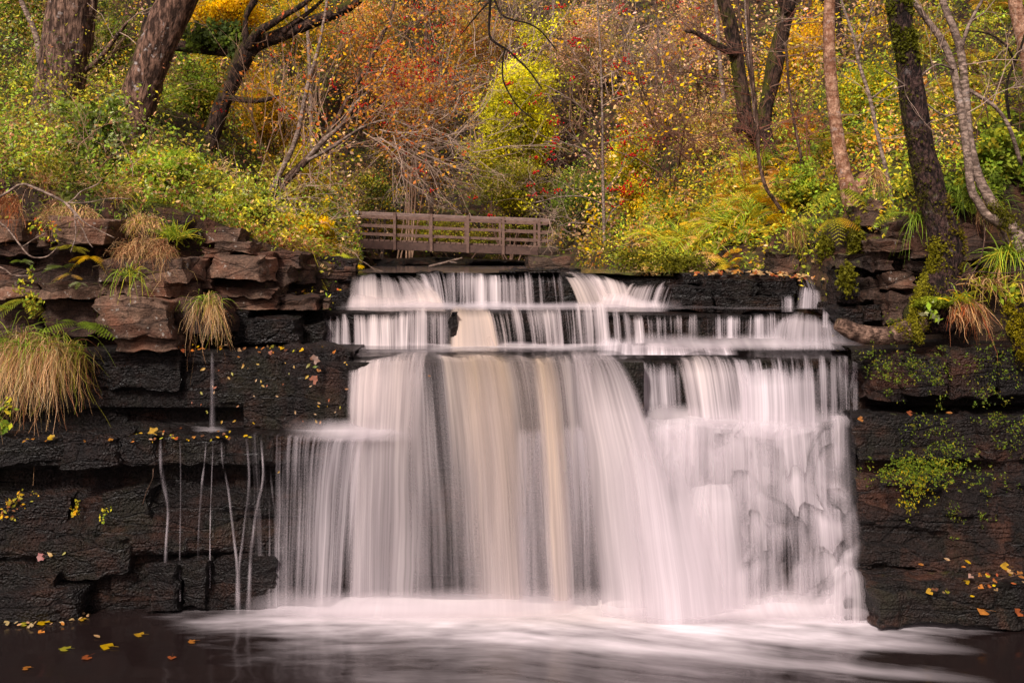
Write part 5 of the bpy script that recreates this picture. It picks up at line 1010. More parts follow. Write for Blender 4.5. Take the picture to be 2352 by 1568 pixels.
for x in np.arange(0, L, .15):
    z = zt+slope*x-.76; V = [(bl+x+a*.13, BY+.08+b*.85, z+c*.045) for c in (0, 1) for a, b in ((0, 0), (1, 0), (1, 1), (0, 1))]; dg.add(V, [(0, 1, 5, 4), (1, 2, 6, 5), (2, 3, 7, 6), (3, 0, 4, 7), (4, 5, 6, 7), (3, 2, 1, 0)])
mesh('deck', dg, M['wood'], br, smooth=False)
ab = rockgeo(at(800, 600, BY+.4), (.95, 1.6, .9), 0, 0, 91, .06, .8, .5, 1.5); props(mesh('bridge_abutment', ab, M['rockpale'], None, at(800, 640, BY+.4)), 'layered stone abutment under the left end of the footbridge', 'abutment')
ab = rockgeo(at(1268, 598, BY+.4), (.8, 1.5, .75), 0, 0, 92, .06, .8, .5, 1.5); props(mesh('bridge_abutment', ab, M['rockmoss'], None, at(1268, 640, BY+.4)), 'mossy stone abutment under the right end of the footbridge', 'abutment')
# ---------------------------------------------------------------- undergrowth: leaves over the ground
def scatter(name, label, n, xr, yr, pal, size, height, p=1.3, cond=None, mat='leaf', up=.5, front=.6, per=1, clumpf=.9, droop=0.):
    Y = (RS.uniform(0, 1, n)*(yr[1]**(1-p)-yr[0]**(1-p))+yr[0]**(1-p))**(1/(1-p)); px = RS.uniform(xr[0], xr[1], n); x = (px-CX)*Y/FOC
    k = np.ones(n, bool); xl, xr_ = chan(Y); k &= (x < xl-.0) | (x > xr_+.05) | (Y > 35)
    if cond is not None: k &= cond(x, Y)
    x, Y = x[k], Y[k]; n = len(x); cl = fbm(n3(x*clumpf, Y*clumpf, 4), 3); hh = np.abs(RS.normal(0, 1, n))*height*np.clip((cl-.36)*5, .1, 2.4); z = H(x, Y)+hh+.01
    key = fbm(n3(x*.8, Y*.8, 31), 3)+RS.normal(0, .03, n); pals = pal if isinstance(pal, list) else [pal]
    idx = np.clip(((key-.28)/.44*len(pals)).astype(int), 0, len(pals)-1); C = np.zeros((n, 3))
    for i, q in enumerate(pals):
        m = idx == i; C[m] = pick(q, int(m.sum()), RS, .35)
    C = np.clip(C*((.4+.6*np.clip(hh/height, 0, 1.2))*np.clip(2.6*fbm(n3(x*1.7, Y*1.7, 77), 3)-.35, .12, 1.45))[:, None], 0, 1)  # low leaves and noise patches darkened: shadowed gaps painted into leaf colour
    s = size*np.clip(Y/13, .9, 5)**.45; g = Geo(); P = np.stack([x, Y, z], -1)
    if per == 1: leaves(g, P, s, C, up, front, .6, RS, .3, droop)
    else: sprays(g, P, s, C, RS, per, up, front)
    return props(mesh(name, g, M[mat], None), label, None, None, 'stuff')
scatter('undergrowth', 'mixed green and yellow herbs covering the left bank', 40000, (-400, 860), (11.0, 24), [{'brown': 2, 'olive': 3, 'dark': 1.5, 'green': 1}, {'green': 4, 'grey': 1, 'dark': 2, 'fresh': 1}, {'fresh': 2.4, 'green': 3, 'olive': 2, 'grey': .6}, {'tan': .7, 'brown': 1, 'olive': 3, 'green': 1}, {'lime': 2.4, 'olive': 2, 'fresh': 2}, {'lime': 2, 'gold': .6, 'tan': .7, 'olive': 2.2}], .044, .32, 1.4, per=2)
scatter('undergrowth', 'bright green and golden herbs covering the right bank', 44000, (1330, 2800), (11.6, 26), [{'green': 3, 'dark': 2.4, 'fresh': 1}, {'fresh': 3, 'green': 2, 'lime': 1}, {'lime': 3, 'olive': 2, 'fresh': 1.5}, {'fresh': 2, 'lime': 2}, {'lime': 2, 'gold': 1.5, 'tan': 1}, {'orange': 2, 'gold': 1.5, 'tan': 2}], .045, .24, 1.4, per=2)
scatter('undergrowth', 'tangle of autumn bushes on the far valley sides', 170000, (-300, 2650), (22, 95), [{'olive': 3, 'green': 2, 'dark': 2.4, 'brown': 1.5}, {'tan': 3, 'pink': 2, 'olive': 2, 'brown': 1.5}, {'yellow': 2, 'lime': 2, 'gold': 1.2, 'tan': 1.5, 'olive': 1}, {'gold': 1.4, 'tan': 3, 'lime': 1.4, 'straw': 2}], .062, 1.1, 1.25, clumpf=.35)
# ---------------------------------------------------------------- shrubs and trees of the wood
def shrub(name, label, cat, px, row, Y, rx, ry, rz, n, size, pal, stem='brown', stems=5, group=None, lobes=9, twig=True, up=.4, front=.5, shell=.55, rad=.02, hollow=.0, depth=2, L=None):
    shell *= .8
    size *= .62 if Y > 15 else .8; n = int(n*(1.9 if Y > 15 else 1.4))
    c = at(px, row, Y); hx, hz = m_(rx, Y), m_(ry, Y); gz = ground(c[0], Y); b = np.array((c[0], Y, min(gz-.05, c[2]-hz*.9)))
    rt = thing(name, label, cat, b, group); tips = []
    k = int(lobes); d = nrm(RS.normal(0, 1, (k, 3))); lob = c+d*np.array((hx, rz, hz))*RS.uniform(.2, .62, (k, 1))
    g = Geo()
    for s in range(stems):
        q = lob[s % k]; st = b+np.array((RS.normal(0, hx*.12), RS.normal(0, rz*.1), 0)); mid = (st*.45+q*.55)+RS.normal(0, .12, 3)*hx
        S = spline(np.array([st, mid, q, q+(q-mid)*.5]), max(.1, hz/9)); tube(g, S, np.linspace(rad, rad*.3, len(S)), 5, np.array(TW[stem])*RS.uniform(.7, 1.2), cap=False)
        if twig:
            for i in (len(S)//2, 3*len(S)//4, len(S)-1): twigs(g, S[i], RS.normal(0, 1, 3)+np.array((0, -.2, .4)), (L or hz*.6), rad*.35, depth-1, TW[stem], 4, .25, 0, RS, .8, 3, tips)
    mesh('stems', g, M['twig'], rt)
    # leaf clumps near the lobes, gaps between them
    m = n//26+4; cl = lob[RS.randint(0, k, m)]; dd = nrm(RS.normal(0, 1, (m, 3))+np.array((0, -.35, .25))); lr = np.array((hx, rz, hz))*shell
    cc = cl+dd*lr*RS.uniform(.45, 1.0, (m, 1)); col = pick(pal, m, RS, .3)*np.clip(.75+.5*dd[:, 2:3], .3, 1.2)*np.clip(2.4*fbm(cc/np.array((hx, rz, hz))*2.2, 3, 7)-.25, .2, 1.5)[:, None]  # clump undersides and noise patches darkened, painting crown shade into the colour
    if tips and hollow: tt = np.array(tips); q = RS.uniform(0, 1, m) < hollow; cc[q] = tt[RS.randint(0, len(tt), q.sum())]
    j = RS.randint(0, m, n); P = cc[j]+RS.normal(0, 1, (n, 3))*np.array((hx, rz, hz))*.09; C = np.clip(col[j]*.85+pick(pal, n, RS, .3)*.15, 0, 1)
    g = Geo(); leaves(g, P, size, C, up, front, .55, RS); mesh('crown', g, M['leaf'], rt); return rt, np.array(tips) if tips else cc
GW = 'trees and shrubs of the autumn wood'
SH = [
 ('low olive brambles seen through the rails behind the footbridge', 1030, 545, 33.6, 260, 45, .6, 7000, .10, {'olive': 3, 'lime': 3, 'tan': 1.5, 'fresh': 1}, 'brown'),
 # label, col,row,dist, rx,ry,rz, n,size, palette, stem
 ('rounded lime green shrub in the middle above the footbridge', 1165, 285, 34, 128, 155, 1.4, 24000, .13, {'vivid': 7, 'lime': 3, 'fresh': 1}, 'dark'),
 ('lower olive spread of leaves under the lime green shrub', 1180, 430, 33, 130, 65, 1.2, 7000, .105, {'olive': 4, 'lime': 2, 'green': 1.5, 'tan': 1}, 'brown'),
 ('rust red rowan thicket left of the lime green shrub', 930, 260, 32.5, 150, 150, 1.7, 5500, .11, {'rust': 2.2, 'orange': 1.6, 'brown': 1.5, 'red': .6, 'gold': 1.8, 'olive': 2.6, 'tan': 2}, 'tan'),
 ('orange brown crown at the top left of the middle', 860, 90, 36, 150, 110, 1.6, 5500, .11, {'orange': 1.6, 'rust': 1.4, 'gold': 2.4, 'tan': 2, 'olive': 2.6}, 'brown'),
 ('glowing yellow tree between the leaning trunks at the top left', 520, 45, 24, 110, 85, 1.5, 7500, .10, {'yellow': 6, 'gold': 2.2, 'lime': 1}, 'dark'),
 ('golden orange bush behind the mossy forked tree', 620, 265, 20.5, 95, 105, 1.1, 6500, .075, {'gold': 3, 'yellow': 3.4, 'orange': 1, 'olive': 2.4}, 'brown'),
 ('dull yellow bush at the foot of the mossy forked tree', 690, 400, 19, 90, 70, .9, 4500, .07, {'yellow': 2.2, 'olive': 2.6, 'lime': 2, 'tan': 1}, 'brown'),
 ('yellow green shrub hanging over the left end of the top rocks', 722, 540, 13.6, 62, 62, .5, 4200, .045, {'yellow': 4, 'lime': 3, 'gold': 1, 'green': 1}, 'dark'),
 ('dark green bush at the far upper left corner', 30, 90, 24, 120, 130, 1.5, 7000, .10, {'green': 4, 'dark': 3, 'olive': 2}, 'dark'),
 ('green bush between the two big left trunks', 235, 90, 23, 90, 100, 1.2, 6000, .09, {'green': 3, 'olive': 3, 'fresh': 1, 'dark': 1.5}, 'brown'),
 ('leafy green bush behind the big leaning trunk', 440, 230, 20, 80, 90, 1.2, 5000, .085, {'green': 3, 'fresh': 2.4, 'lime': 1.4, 'olive': 2}, 'dark'),
 ('tall elder bush with broad leaves in front of the lichened trunk', 225, 335, 13.2, 95, 95, .6, 3800, .075, {'green': 4, 'fresh': 2, 'grey': 2.4, 'lime': .8}, 'dark'),
 ('green bramble mound below the lichened trunk', 400, 390, 13.0, 110, 60, .6, 4200, .055, {'fresh': 3, 'green': 2.5, 'lime': 2, 'yellow': .6}, 'brown'),
 ('olive bush spilling over the bank above the stepping slabs', 560, 470, 13.2, 100, 60, .6, 4500, .05, {'olive': 3, 'fresh': 2.4, 'lime': 2, 'grey': 1.4}, 'brown'),
 ('dark leafed bush in the hollow left of the footbridge', 880, 435, 32.5, 95, 55, 1.2, 4200, .09, {'dark': 4, 'green': 2.2, 'olive': 2, 'yellow': 1.1}, 'dark'),
 ('twiggy olive bush on the bank left of the footbridge', 745, 470, 27, 95, 80, 1.2, 4500, .08, {'olive': 3, 'tan': 2, 'lime': 1.5, 'brown': 1.5}, 'tan'),
 ('dark green bush right of the footbridge', 1335, 455, 28, 95, 95, 1.3, 6500, .09, {'dark': 3, 'green': 4, 'fresh': 1, 'olive': 1.5}, 'dark'),
 ('fresh green and yellow bush behind the bare rowan', 1440, 400, 26, 85, 80, 1.2, 5500, .09, {'yellow': 3, 'lime': 3, 'green': 2, 'fresh': 1}, 'brown'),
 ('pinkish twiggy tree in the middle of the far slope', 1330, 130, 36, 130, 130, 2, 5500, .12, {'pink': 3, 'tan': 3, 'olive': 2, 'yellow': 1}, 'tan'),
 ('olive green tree at the top centre of the far slope', 1270, 20, 46, 150, 90, 2, 6000, .15, {'olive': 4, 'green': 3, 'yellow': 1.5, 'tan': 1}, 'brown'),
 ('rosy brown thicket dotted with berries on the upper right of the far slope', 1560, 110, 33, 120, 150, 2, 5500, .11, {'pink': 3, 'rust': .6, 'tan': 3, 'gold': 1.5, 'straw': 1.5}, 'tan'),
 ('tan twiggy thicket below the rosy brown one', 1500, 290, 28, 110, 100, 1.5, 5500, .09, {'tan': 3, 'pink': 2, 'olive': 2, 'yellow': 1.5, 'brown': 1}, 'tan'),
 ('straw coloured thicket left of the dark twin trunks', 1620, 330, 22, 80, 100, 1.2, 4500, .08, {'tan': 3, 'straw': 2, 'lime': 1.5, 'olive': 2, 'rust': .6}, 'tan'),
 ('yellow leafed thicket between the twin trunks and the pink trunk', 1850, 150, 26, 90, 150, 1.6, 7000, .10, {'yellow': 4, 'gold': 2.4, 'olive': 2, 'orange': 1.2}, 'dark'),
 ('orange bracken coloured bush under the yellow thicket', 1845, 320, 19, 70, 65, .9, 3800, .07, {'orange': 3, 'gold': 3, 'tan': 2, 'rust': 1}, 'brown'),
 ('dark brown conifer wood at the top right', 1980, 20, 42, 120, 100, 2, 6500, .14, {'brown': 3, 'dark': 3, 'orange': 1.4, 'olive': 1.5}, 'dark'),
 ('lime green bushes behind the big mossy trunk', 2000, 250, 18, 95, 100, 1.1, 5500, .075, {'lime': 4, 'fresh': 2, 'yellow': 2, 'green': 1.5}, 'brown'),
 ('golden bracken bush right of the big mossy trunk', 2165, 170, 19, 80, 100, 1.1, 5000, .08, {'gold': 2.4, 'lime': 3, 'olive': 2, 'orange': 1.2}, 'brown'),
 ('fresh green bush at the upper right behind the pale twin stems', 2290, 120, 18, 110, 110, 1.2, 6000, .08, {'fresh': 4, 'lime': 3, 'green': 2, 'olive': 1.5}, 'brown'),
 ('broad leafed green bush at the right edge', 2310, 350, 11.7, 90, 80, .5, 4200, .07, {'fresh': 4, 'green': 3, 'lime': 1.6}, 'dark'),
 ('deep green herbs around the foot of the pale twin stems', 2225, 440, 11.5, 90, 55, .4, 3600, .055, {'green': 4, 'fresh': 2.4, 'dark': 2, 'lime': 1}, 'dark'),
 ('leafy green tangle left of the smooth pink trunk', 1850, 440, 13.6, 75, 70, .5, 4600, .05, {'fresh': 3, 'green': 3, 'lime': 2, 'yellow': .7}, 'dark'),
 ('yellow green thicket at the foot of the dark twin trunks', 1700, 440, 17, 85, 55, .8, 4200, .06, {'lime': 3, 'gold': 1.5, 'olive': 2, 'green': 2}, 'brown'),
 ('low golden bush on the bank right of the bare rowan', 1490, 480, 22, 85, 60, 1, 4200, .07, {'lime': 3, 'yellow': 2.4, 'gold': 1.2, 'green': 1.5}, 'brown'),
 ('orange yellow tree on the far slope above the lime shrub', 1090, 90, 40, 130, 110, 2, 6000, .13, {'gold': 2.2, 'tan': 2.4, 'rust': 2, 'olive': 2, 'yellow': 1}, 'tan'),
 ('mixed olive tree at the top left of centre on the far slope', 690, 60, 34, 120, 100, 2, 6000, .12, {'olive': 3, 'gold': 2, 'yellow': 2, 'green': 1.5}, 'dark'),
 ('yellow tree high on the far slope right of centre', 1440, 20, 52, 110, 90, 2, 5000, .16, {'yellow': 2.6, 'olive': 2.5, 'gold': 1.5, 'tan': 1.5}, 'brown'),
 ('brown leafed tree at the top between centre and the twin trunks', 1700, 60, 40, 110, 110, 2, 5500, .13, {'tan': 2.5, 'gold': 2, 'orange': 1.4, 'brown': 2}, 'brown'),
 ('shrub with rusty leaves in the upper left behind the thin pale stems', 60, 230, 18, 90, 70, 1, 4500, .075, {'green': 3, 'lime': 2, 'grey': 1.5, 'gold': 1, 'rust': .5}, 'brown')]
for s in SH:
    lab = s[0]; near = s[3] < 15; kind = 'tree' if 'tree' in lab or 'wood' in lab or 'crown' in lab else 'shrub'
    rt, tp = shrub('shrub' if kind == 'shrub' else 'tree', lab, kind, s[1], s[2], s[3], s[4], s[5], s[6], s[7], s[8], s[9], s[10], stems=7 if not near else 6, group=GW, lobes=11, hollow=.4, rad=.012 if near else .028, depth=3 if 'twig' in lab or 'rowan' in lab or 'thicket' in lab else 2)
    if 'rowan' in lab or 'berries' in lab: berries(rt, tp, 60, .035, 6)
# bare twiggy shrubs
def bare(label, px, row, Y, n, L, r, col, d=(0, -.2, 1), spread=.9, droop=0., depth=3, area=40, kids=4):
    b = at(px, row, Y); rt = thing('bare_shrub', label, 'shrub', b, 'leafless twiggy shrubs')
    roots = [(b+np.array((RS.normal(0, m_(area, Y)), RS.normal(0, .3), RS.normal(0, m_(area*.3, Y)))), np.array(d)+RS.normal(0, .35, 3)) for _ in range(n)]
    twigset(rt, roots, L, r, depth, TW[col], kids, droop, spread); return rt
bare('spray of pale dead twigs drooping above the middle of the footbridge', 890, 305, 31.4, 14, 2.1, .02, 'pale', (.9, -.2, -.38), .45, .0, 3, 22)
bare('pale dead twigs hanging over the left end of the footbridge', 770, 500, 28, 8, .9, .01, 'tan', (.1, -.3, .3), .7, .02, 3, 40)
bare('tangle of pale twigs at the right end of the footbridge', 1262, 505, 28, 14, 1.1, .012, 'pale', (.2, -.3, .1), 1., .0, 3, 16)
bare('straw coloured leafless bush in the gap above the lime green shrub', 1160, 130, 30, 14, 2.2, .016, 'pale', (.1, -.2, .8), .8, 0, 3, 70)
bare('leafless bush with pale stems on the slope right of the bare rowan', 1450, 230, 27, 14, 2.0, .014, 'pale', (-.1, -.2, 1), .8, 0, 3, 80)
bare('dark multi stemmed bare bush right of the rowan', 1548, 430, 22, 6, 2.4, .022, 'brown', (-.12, -.1, 1), .5, 0, 3, 14)
bare('reddish bare twigs on the slope left of the twin trunks', 1640, 400, 20, 12, 1.5, .01, 'red', (-.5, -.3, .5), .8, .0, 3, 60)
bare('bare twigs crossing behind the thickest left trunk', 200, 220, 17, 8, 1.4, .01, 'tan', (.4, -.2, .8), .7, 0, 3, 60)
bare('leafless saplings behind the golden orange bush', 680, 420, 18, 10, 2.4, .014, 'tan', (.1, -.1, 1), .35, 0, 2, 40)
bare('grey twigs behind the rust red rowan thicket', 1010, 330, 32, 14, 2.6, .02, 'pale', (.3, -.3, .3), .9, .0, 3, 80)
bare('fine dry twigs around the foot of the yellow thicket', 1800, 400, 15.5, 12, 1.1, .007, 'red', (0, -.2, 1), .7, 0, 2, 60)
bare('dry bramble stems above the big top slab on the left bank', 150, 440, 11.8, 14, .7, .005, 'tan', (.3, -.3, .6), .8, .05, 2, 120)
bare('bare stalks on the left bank below the thickest trunk', 110, 380, 13, 16, .8, .005, 'tan', (0, -.2, 1), .4, 0, 1, 100)
bare('bare stalks and twigs on the bank below the leaning thin stemmed tree', 620, 520, 13.5, 14, .7, .005, 'pale', (.2, -.3, .5), .8, .04, 2, 90)
bare('thin brown twigs at the right edge below the pinkish trunk', 2300, 300, 12.5, 8, 1.0, .007, 'brown', (-.3, -.2, .9), .7, 0, 2, 60)
# ---------------------------------------------------------------- ferns, grasses, wall plants
def copies(rt0, spots, labels, group):
    for k, (p, rz, s) in enumerate(spots):
        if k == 0: o = rt0
        else:
            o = rt0.copy(); COL.objects.link(o)
            for ch in rt0.children:
                c = ch.copy(); COL.objects.link(c); c.parent = o
        o.location = [float(v) for v in p]; o.rotation_euler = (0, 0, rz); o.scale = (s, s, s); o['group'] = group; o['label'] = labels if isinstance(labels, str) else labels[k]
def fern0(cols, n, L, cat='fern', up=.9, droop=.75, **kw):
    L *= .62
    rt = thing('fern', 'fern', cat, (0, 0, 0)); g = Geo(); fern(g, (0, 0, 0), n, L, cols, RS, up, droop, **kw); mesh('fronds', g, M['fern'], rt); return rt
def gspots(n, x0, x1, y0, y1, s0=.7, s1=1.3):
    out = []; 
    while len(out) < n:
        Y = RS.uniform(y0, y1); x = (RS.uniform(x0, x1)-CX)*Y/FOC; xl, xr_ = chan(Y)
        if xl-.05 < x < xr_+.05: continue
        out.append(((x, Y, ground(x, Y)+.02), RS.uniform(0, 6.28), RS.uniform(s0, s1)))
    return out
copies(fern0(['gold', 'orange', 'straw', 'tan'], 8, .75), gspots(30, 1450, 1800, 13.5, 18.5), 'rusty orange bracken on the slope left of the twin trunks', 'orange bracken')
copies(fern0(['lime', 'gold', 'yellow', 'fresh'], 9, .7), gspots(30, 1440, 1850, 12.9, 16.5), 'yellow green bracken on the bank above the leaf strewn ledge', 'yellow green bracken')
copies(fern0(['fresh', 'lime', 'green'], 8, .6), gspots(24, 1900, 2500, 12.4, 16), 'fresh green fern on the slope behind the mossy trunk', 'green ferns on the right slope')
copies(fern0(['gold', 'lime', 'orange', 'olive'], 8, .9), gspots(26, 1880, 2400, 15, 20), 'yellowing bracken high on the right slope', 'high bracken on the right slope')
copies(fern0(['fresh', 'lime', 'yellow'], 7, .55), gspots(8, 480, 800, 12.8, 15.5), 'yellow green fern on the left bank near the stepping slabs', 'ferns on the left bank')
def wallfern(label, px, row, Y, n, L, cols, az=-1.57, spread=.8, up=.3, droop=.8, **k):
    L *= .8; droop *= .6
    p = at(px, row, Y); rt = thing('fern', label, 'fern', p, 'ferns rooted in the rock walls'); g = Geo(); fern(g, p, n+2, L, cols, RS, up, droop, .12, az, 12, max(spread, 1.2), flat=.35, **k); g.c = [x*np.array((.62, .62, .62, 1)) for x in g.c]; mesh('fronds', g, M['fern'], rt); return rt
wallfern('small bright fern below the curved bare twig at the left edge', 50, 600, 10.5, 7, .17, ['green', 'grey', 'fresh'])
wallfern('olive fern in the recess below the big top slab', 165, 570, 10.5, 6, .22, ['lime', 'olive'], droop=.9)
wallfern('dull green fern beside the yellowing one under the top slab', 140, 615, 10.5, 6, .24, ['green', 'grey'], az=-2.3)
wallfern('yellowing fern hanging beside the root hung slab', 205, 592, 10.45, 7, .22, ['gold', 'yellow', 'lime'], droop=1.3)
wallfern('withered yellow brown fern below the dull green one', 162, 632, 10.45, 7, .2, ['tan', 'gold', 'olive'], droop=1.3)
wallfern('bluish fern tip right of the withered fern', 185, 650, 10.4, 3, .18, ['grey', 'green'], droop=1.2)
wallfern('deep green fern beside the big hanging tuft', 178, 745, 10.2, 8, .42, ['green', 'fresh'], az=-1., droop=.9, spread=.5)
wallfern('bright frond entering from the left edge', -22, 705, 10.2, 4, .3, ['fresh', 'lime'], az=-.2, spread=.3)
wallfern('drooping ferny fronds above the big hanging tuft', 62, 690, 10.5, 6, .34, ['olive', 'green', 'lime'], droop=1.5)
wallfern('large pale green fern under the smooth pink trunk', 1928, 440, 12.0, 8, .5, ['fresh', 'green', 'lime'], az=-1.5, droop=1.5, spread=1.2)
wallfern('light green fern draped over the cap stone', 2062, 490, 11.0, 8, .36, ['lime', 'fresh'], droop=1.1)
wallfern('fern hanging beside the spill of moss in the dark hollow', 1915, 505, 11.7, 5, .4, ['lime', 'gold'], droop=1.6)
def tuftthing(label, px, row, Y, n, L, w, pal, cat='grass tuft', extra=None, group='grass tufts', **k):
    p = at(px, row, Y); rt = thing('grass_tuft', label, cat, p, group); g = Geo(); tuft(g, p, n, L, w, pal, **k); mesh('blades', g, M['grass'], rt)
    if extra: g = Geo(); tuft(g, p, *extra[:-1], **extra[-1]); mesh('green_blades', g, M['grass'], rt)
    return rt
ST = {'straw': 5, 'tan': 3, 'cream': 1, 'brown': 2.4, 'olive': 1}
def hang(label, x0, x1, row, Y, L, n, w=.006, green=True, pal=ST, spread=.26, wig=.07):
    p = at((x0+x1)/2, row, Y); rt = thing('grass_tuft', label, 'grass tuft', p, 'grass tufts'); g = Geo(); n = int(n*1.3); L *= .6; C = pick(pal, n, RS, .4); ncl = max(6, n//45); CLU = [(RS.uniform(-1, 1), RS.normal(0, .35), RS.uniform(.55, 1.25), RS.uniform(.6, 1.2)) for _ in range(ncl)]
    for k in range(n):
        cl_ = CLU[RS.randint(ncl)]; u = np.clip(cl_[0]+RS.normal(0, .2), -1.1, 1.1); C[k] *= cl_[3]; q = at((x0+x1)/2+u*(x1-x0)/2*.55, row+RS.normal(0, 8)+12*u*u, Y+RS.uniform(-.05, .2)); A = np.array((u*.35+cl_[1]+RS.normal(0, spread*.7), -.7+RS.normal(0, .3), .1+RS.normal(0, .4)))
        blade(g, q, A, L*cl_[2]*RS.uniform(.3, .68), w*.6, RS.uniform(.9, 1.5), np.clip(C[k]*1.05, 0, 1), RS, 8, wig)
    mesh('dead_blades', g, M['grass'], rt)
    if green:
        g = Geo(); tuft(g, p, n//5, L*.5, w, {'green': 3, 'fresh': 1.5, 'olive': 1}, .6, .9, (0, -.5, .5), (x1-x0)*Y/FOC*.22); mesh('green_blades', g, M['grass'], rt)
    return rt
hang('biggest hanging tuft of straw coloured grass on the left wall', -30, 175, 785, 10.25, 1.15, 900)
hang('left hand part of the straw coloured grass cut by the photo edge', -90, 40, 800, 10.3, 1.0, 300)
hang('darker straggle of grass right of the biggest hanging tuft', 140, 205, 800, 10.35, .8, 160, pal={'tan': 2, 'brown': 3, 'olive': 2})
hang('second straw coloured tuft hanging by the recessed brown block', 436, 516, 690, 10.4, .62, 320)
hang('brown dead grass hanging from the bank right of the mossy trunk', 2150, 2290, 700, 10.05, .42, 420, .009, False, {'brown': 3, 'rust': 1.5, 'tan': 3}, .35)
hang('dry fronds hanging under the roots of the smooth pink trunk', 1985, 2030, 395, 12.0, .55, 110, .008, False, {'straw': 2, 'tan': 2, 'brown': 2})
hang('brown grass below the twin pale stems', 2230, 2310, 470, 10.8, .5, 160, .007, False, {'tan': 2, 'brown': 2, 'straw': 1})
hang('dry roots and grass hanging left of the smooth pink trunk', 1790, 1875, 525, 12.4, .6, 200, .008, True, {'brown': 3, 'tan': 1, 'olive': 2})
hang('mat of brown roots and dry grass draped over the root hung slab', 235, 440, 560, 10.5, .5, 520, .006, False, {'brown': 3, 'tan': 3, 'straw': 1.4}, .7, .13)
hang('rusty dead bracken hanging at the left edge of the bank', -60, 70, 455, 10.4, .5, 320, .007, False, {'rust': 3, 'brown': 3, 'tan': 1.5}, .7, .12)
hang('dry grass draped over the big top slab', 60, 260, 480, 10.6, .34, 360, .006, True, {'tan': 3, 'straw': 2, 'brown': 2, 'olive': 1}, .6, .12)
hang('dry grass on the rim right of the big top slab', 250, 400, 500, 10.75, .34, 300, .006, True, {'tan': 3, 'straw': 2, 'brown': 1.5, 'lime': 1}, .6, .12)
tuftthing('bright green grass tuft on the rim of the left bank', 400, 545, 10.7, 150, .30, .007, {'fresh': 4, 'lime': 3}, spread=.55, droop=.6)
tuftthing('long green blades arching down over the root hung slab', 300, 632, 10.3, 40, .40, .008, {'fresh': 3, 'lime': 2}, spread=.6, droop=1.3)
tuftthing('long bladed green grass under the pale twin stems', 2318, 590, 10.4, 110, .55, .012, {'fresh': 4, 'lime': 2, 'green': 2}, spread=.6, droop=.9, lean=(-.5, -.5, .6))
tuftthing('small green grass beside the moss cushion', 2205, 690, 10.05, 70, .26, .009, {'lime': 3, 'fresh': 3, 'yellow': 1}, spread=.6, droop=.8)
tuftthing('grass hanging beside the cap stone', 2112, 500, 10.6, 60, .35, .01, {'green': 3, 'fresh': 2}, spread=.5, droop=1.4)
tuftthing('mixed dry grass on the ledge right of the mossy trunk', 2280, 655, 10.1, 160, .3, .008, {'tan': 2, 'brown': 2, 'lime': 1.5, 'fresh': 1}, spread=.7, droop=.9, base=.14)
tuftthing('dark grass clump below the green bush at the right edge', 2230, 460, 11.2, 140, .4, .009, {'green': 3, 'fresh': 2, 'dark': 2}, spread=.6, droop=1.1, base=.14)
g0 = thing('grass_tuft', 'x', 'grass tuft', (0, 0, 0)); g = Geo(); tuft(g, (0, 0, 0), 120, .42, .011, {'lime': 4, 'fresh': 3, 'straw': 1, 'yellow': 1}, .5, .7); mesh('blades', g, M['grass'], g0)
copies(g0, gspots(60, 1290, 1760, 12.8, 18.5, .8, 1.5), 'bright green grass on the bank between the rowan and the leaf strewn ledge', 'grass of the right bank')
g0 = thing('grass_tuft', 'x', 'grass tuft', (0, 0, 0)); g = Geo(); tuft(g, (0, 0, 0), 110, .36, .009, {'lime': 2, 'fresh': 2, 'straw': 2, 'tan': 2}, .5, .8); mesh('blades', g, M['grass'], g0)
copies(g0, gspots(22, -150, 560, 11.6, 13.6, .7, 1.3), 'mixed green and dry grass on the rim of the left bank', 'grass of the left bank')
# liverwort and small plants on the right wall
def patch(label, px, row, Y, rx, ry, n, size, pal, name='liverwort', cat='wall plant', group='small plants on the right rock wall', droop=.4):
    c = at(px, row, Y); rt_g = Geo(); m = n//7+2; q = c+np.stack([RS.normal(0, m_(rx, Y)*.5, m), RS.uniform(-.03, .02, m), RS.normal(0, m_(ry, Y)*.5, m)], -1)
    for k in range(7): leaves(rt_g, q+RS.normal(0, size*.55, (m, 3))*np.array((1, .3, 1)), size*(.68 if name in ('liverwort', 'wall_fern') else 1), pick(pal, m, RS, .35)*(.5 if name in ('liverwort', 'wall_fern') else .9), .2, 1.1, .5, RS, .2, droop)
    return props(mesh(name, rt_g, M['leaf'], None, c), label, cat, group, 'stuff' if name == 'liverwort' else None)
LW = {'green': 3, 'fresh': 1.2, 'olive': 1.5, 'dark': 1}
for a in [('liverwort patch on the upper right wall block nearest the falling water', 2035, 850, 9.98, 60, 70, 420, .032), ('liverwort patch under the end of the weathered root', 2110, 835, 9.9, 60, 40, 260, .03), ('liverwort on the upper right wall below the hanging dead grass', 2160, 850, 9.9, 40, 60, 200, .03),
 ('liverwort patch near the right edge of the upper wall', 2300, 850, 9.95, 60, 70, 330, .032), ('few liverworts between the two right hand patches of the upper wall', 2245, 850, 9.98, 30, 70, 120, .028), ('liverwort patch on the lower right wall block in the middle', 2150, 985, 9.8, 70, 60, 300, .032), ('liverwort patch at the lower right wall by the photo edge', 2310, 990, 9.75, 70, 70, 340, .032), ('liverwort trail above the bright fern clump', 2180, 1035, 9.78, 80, 25, 160, .028),
 ('tiny plants below the right end of the lower wall', 2260, 1100, 9.75, 60, 50, 160, .028), ('small plant tuft low on the right wall', 2190, 1185, 9.65, 18, 50, 90, .026), ('single dangling sprig low on the far right wall', 2255, 1190, 9.62, 14, 30, 50, .026), ('small ferny plants in the corner above the weathered root', 2060, 735, 10.45, 45, 25, 130, .026)]:
    patch(*a, LW)
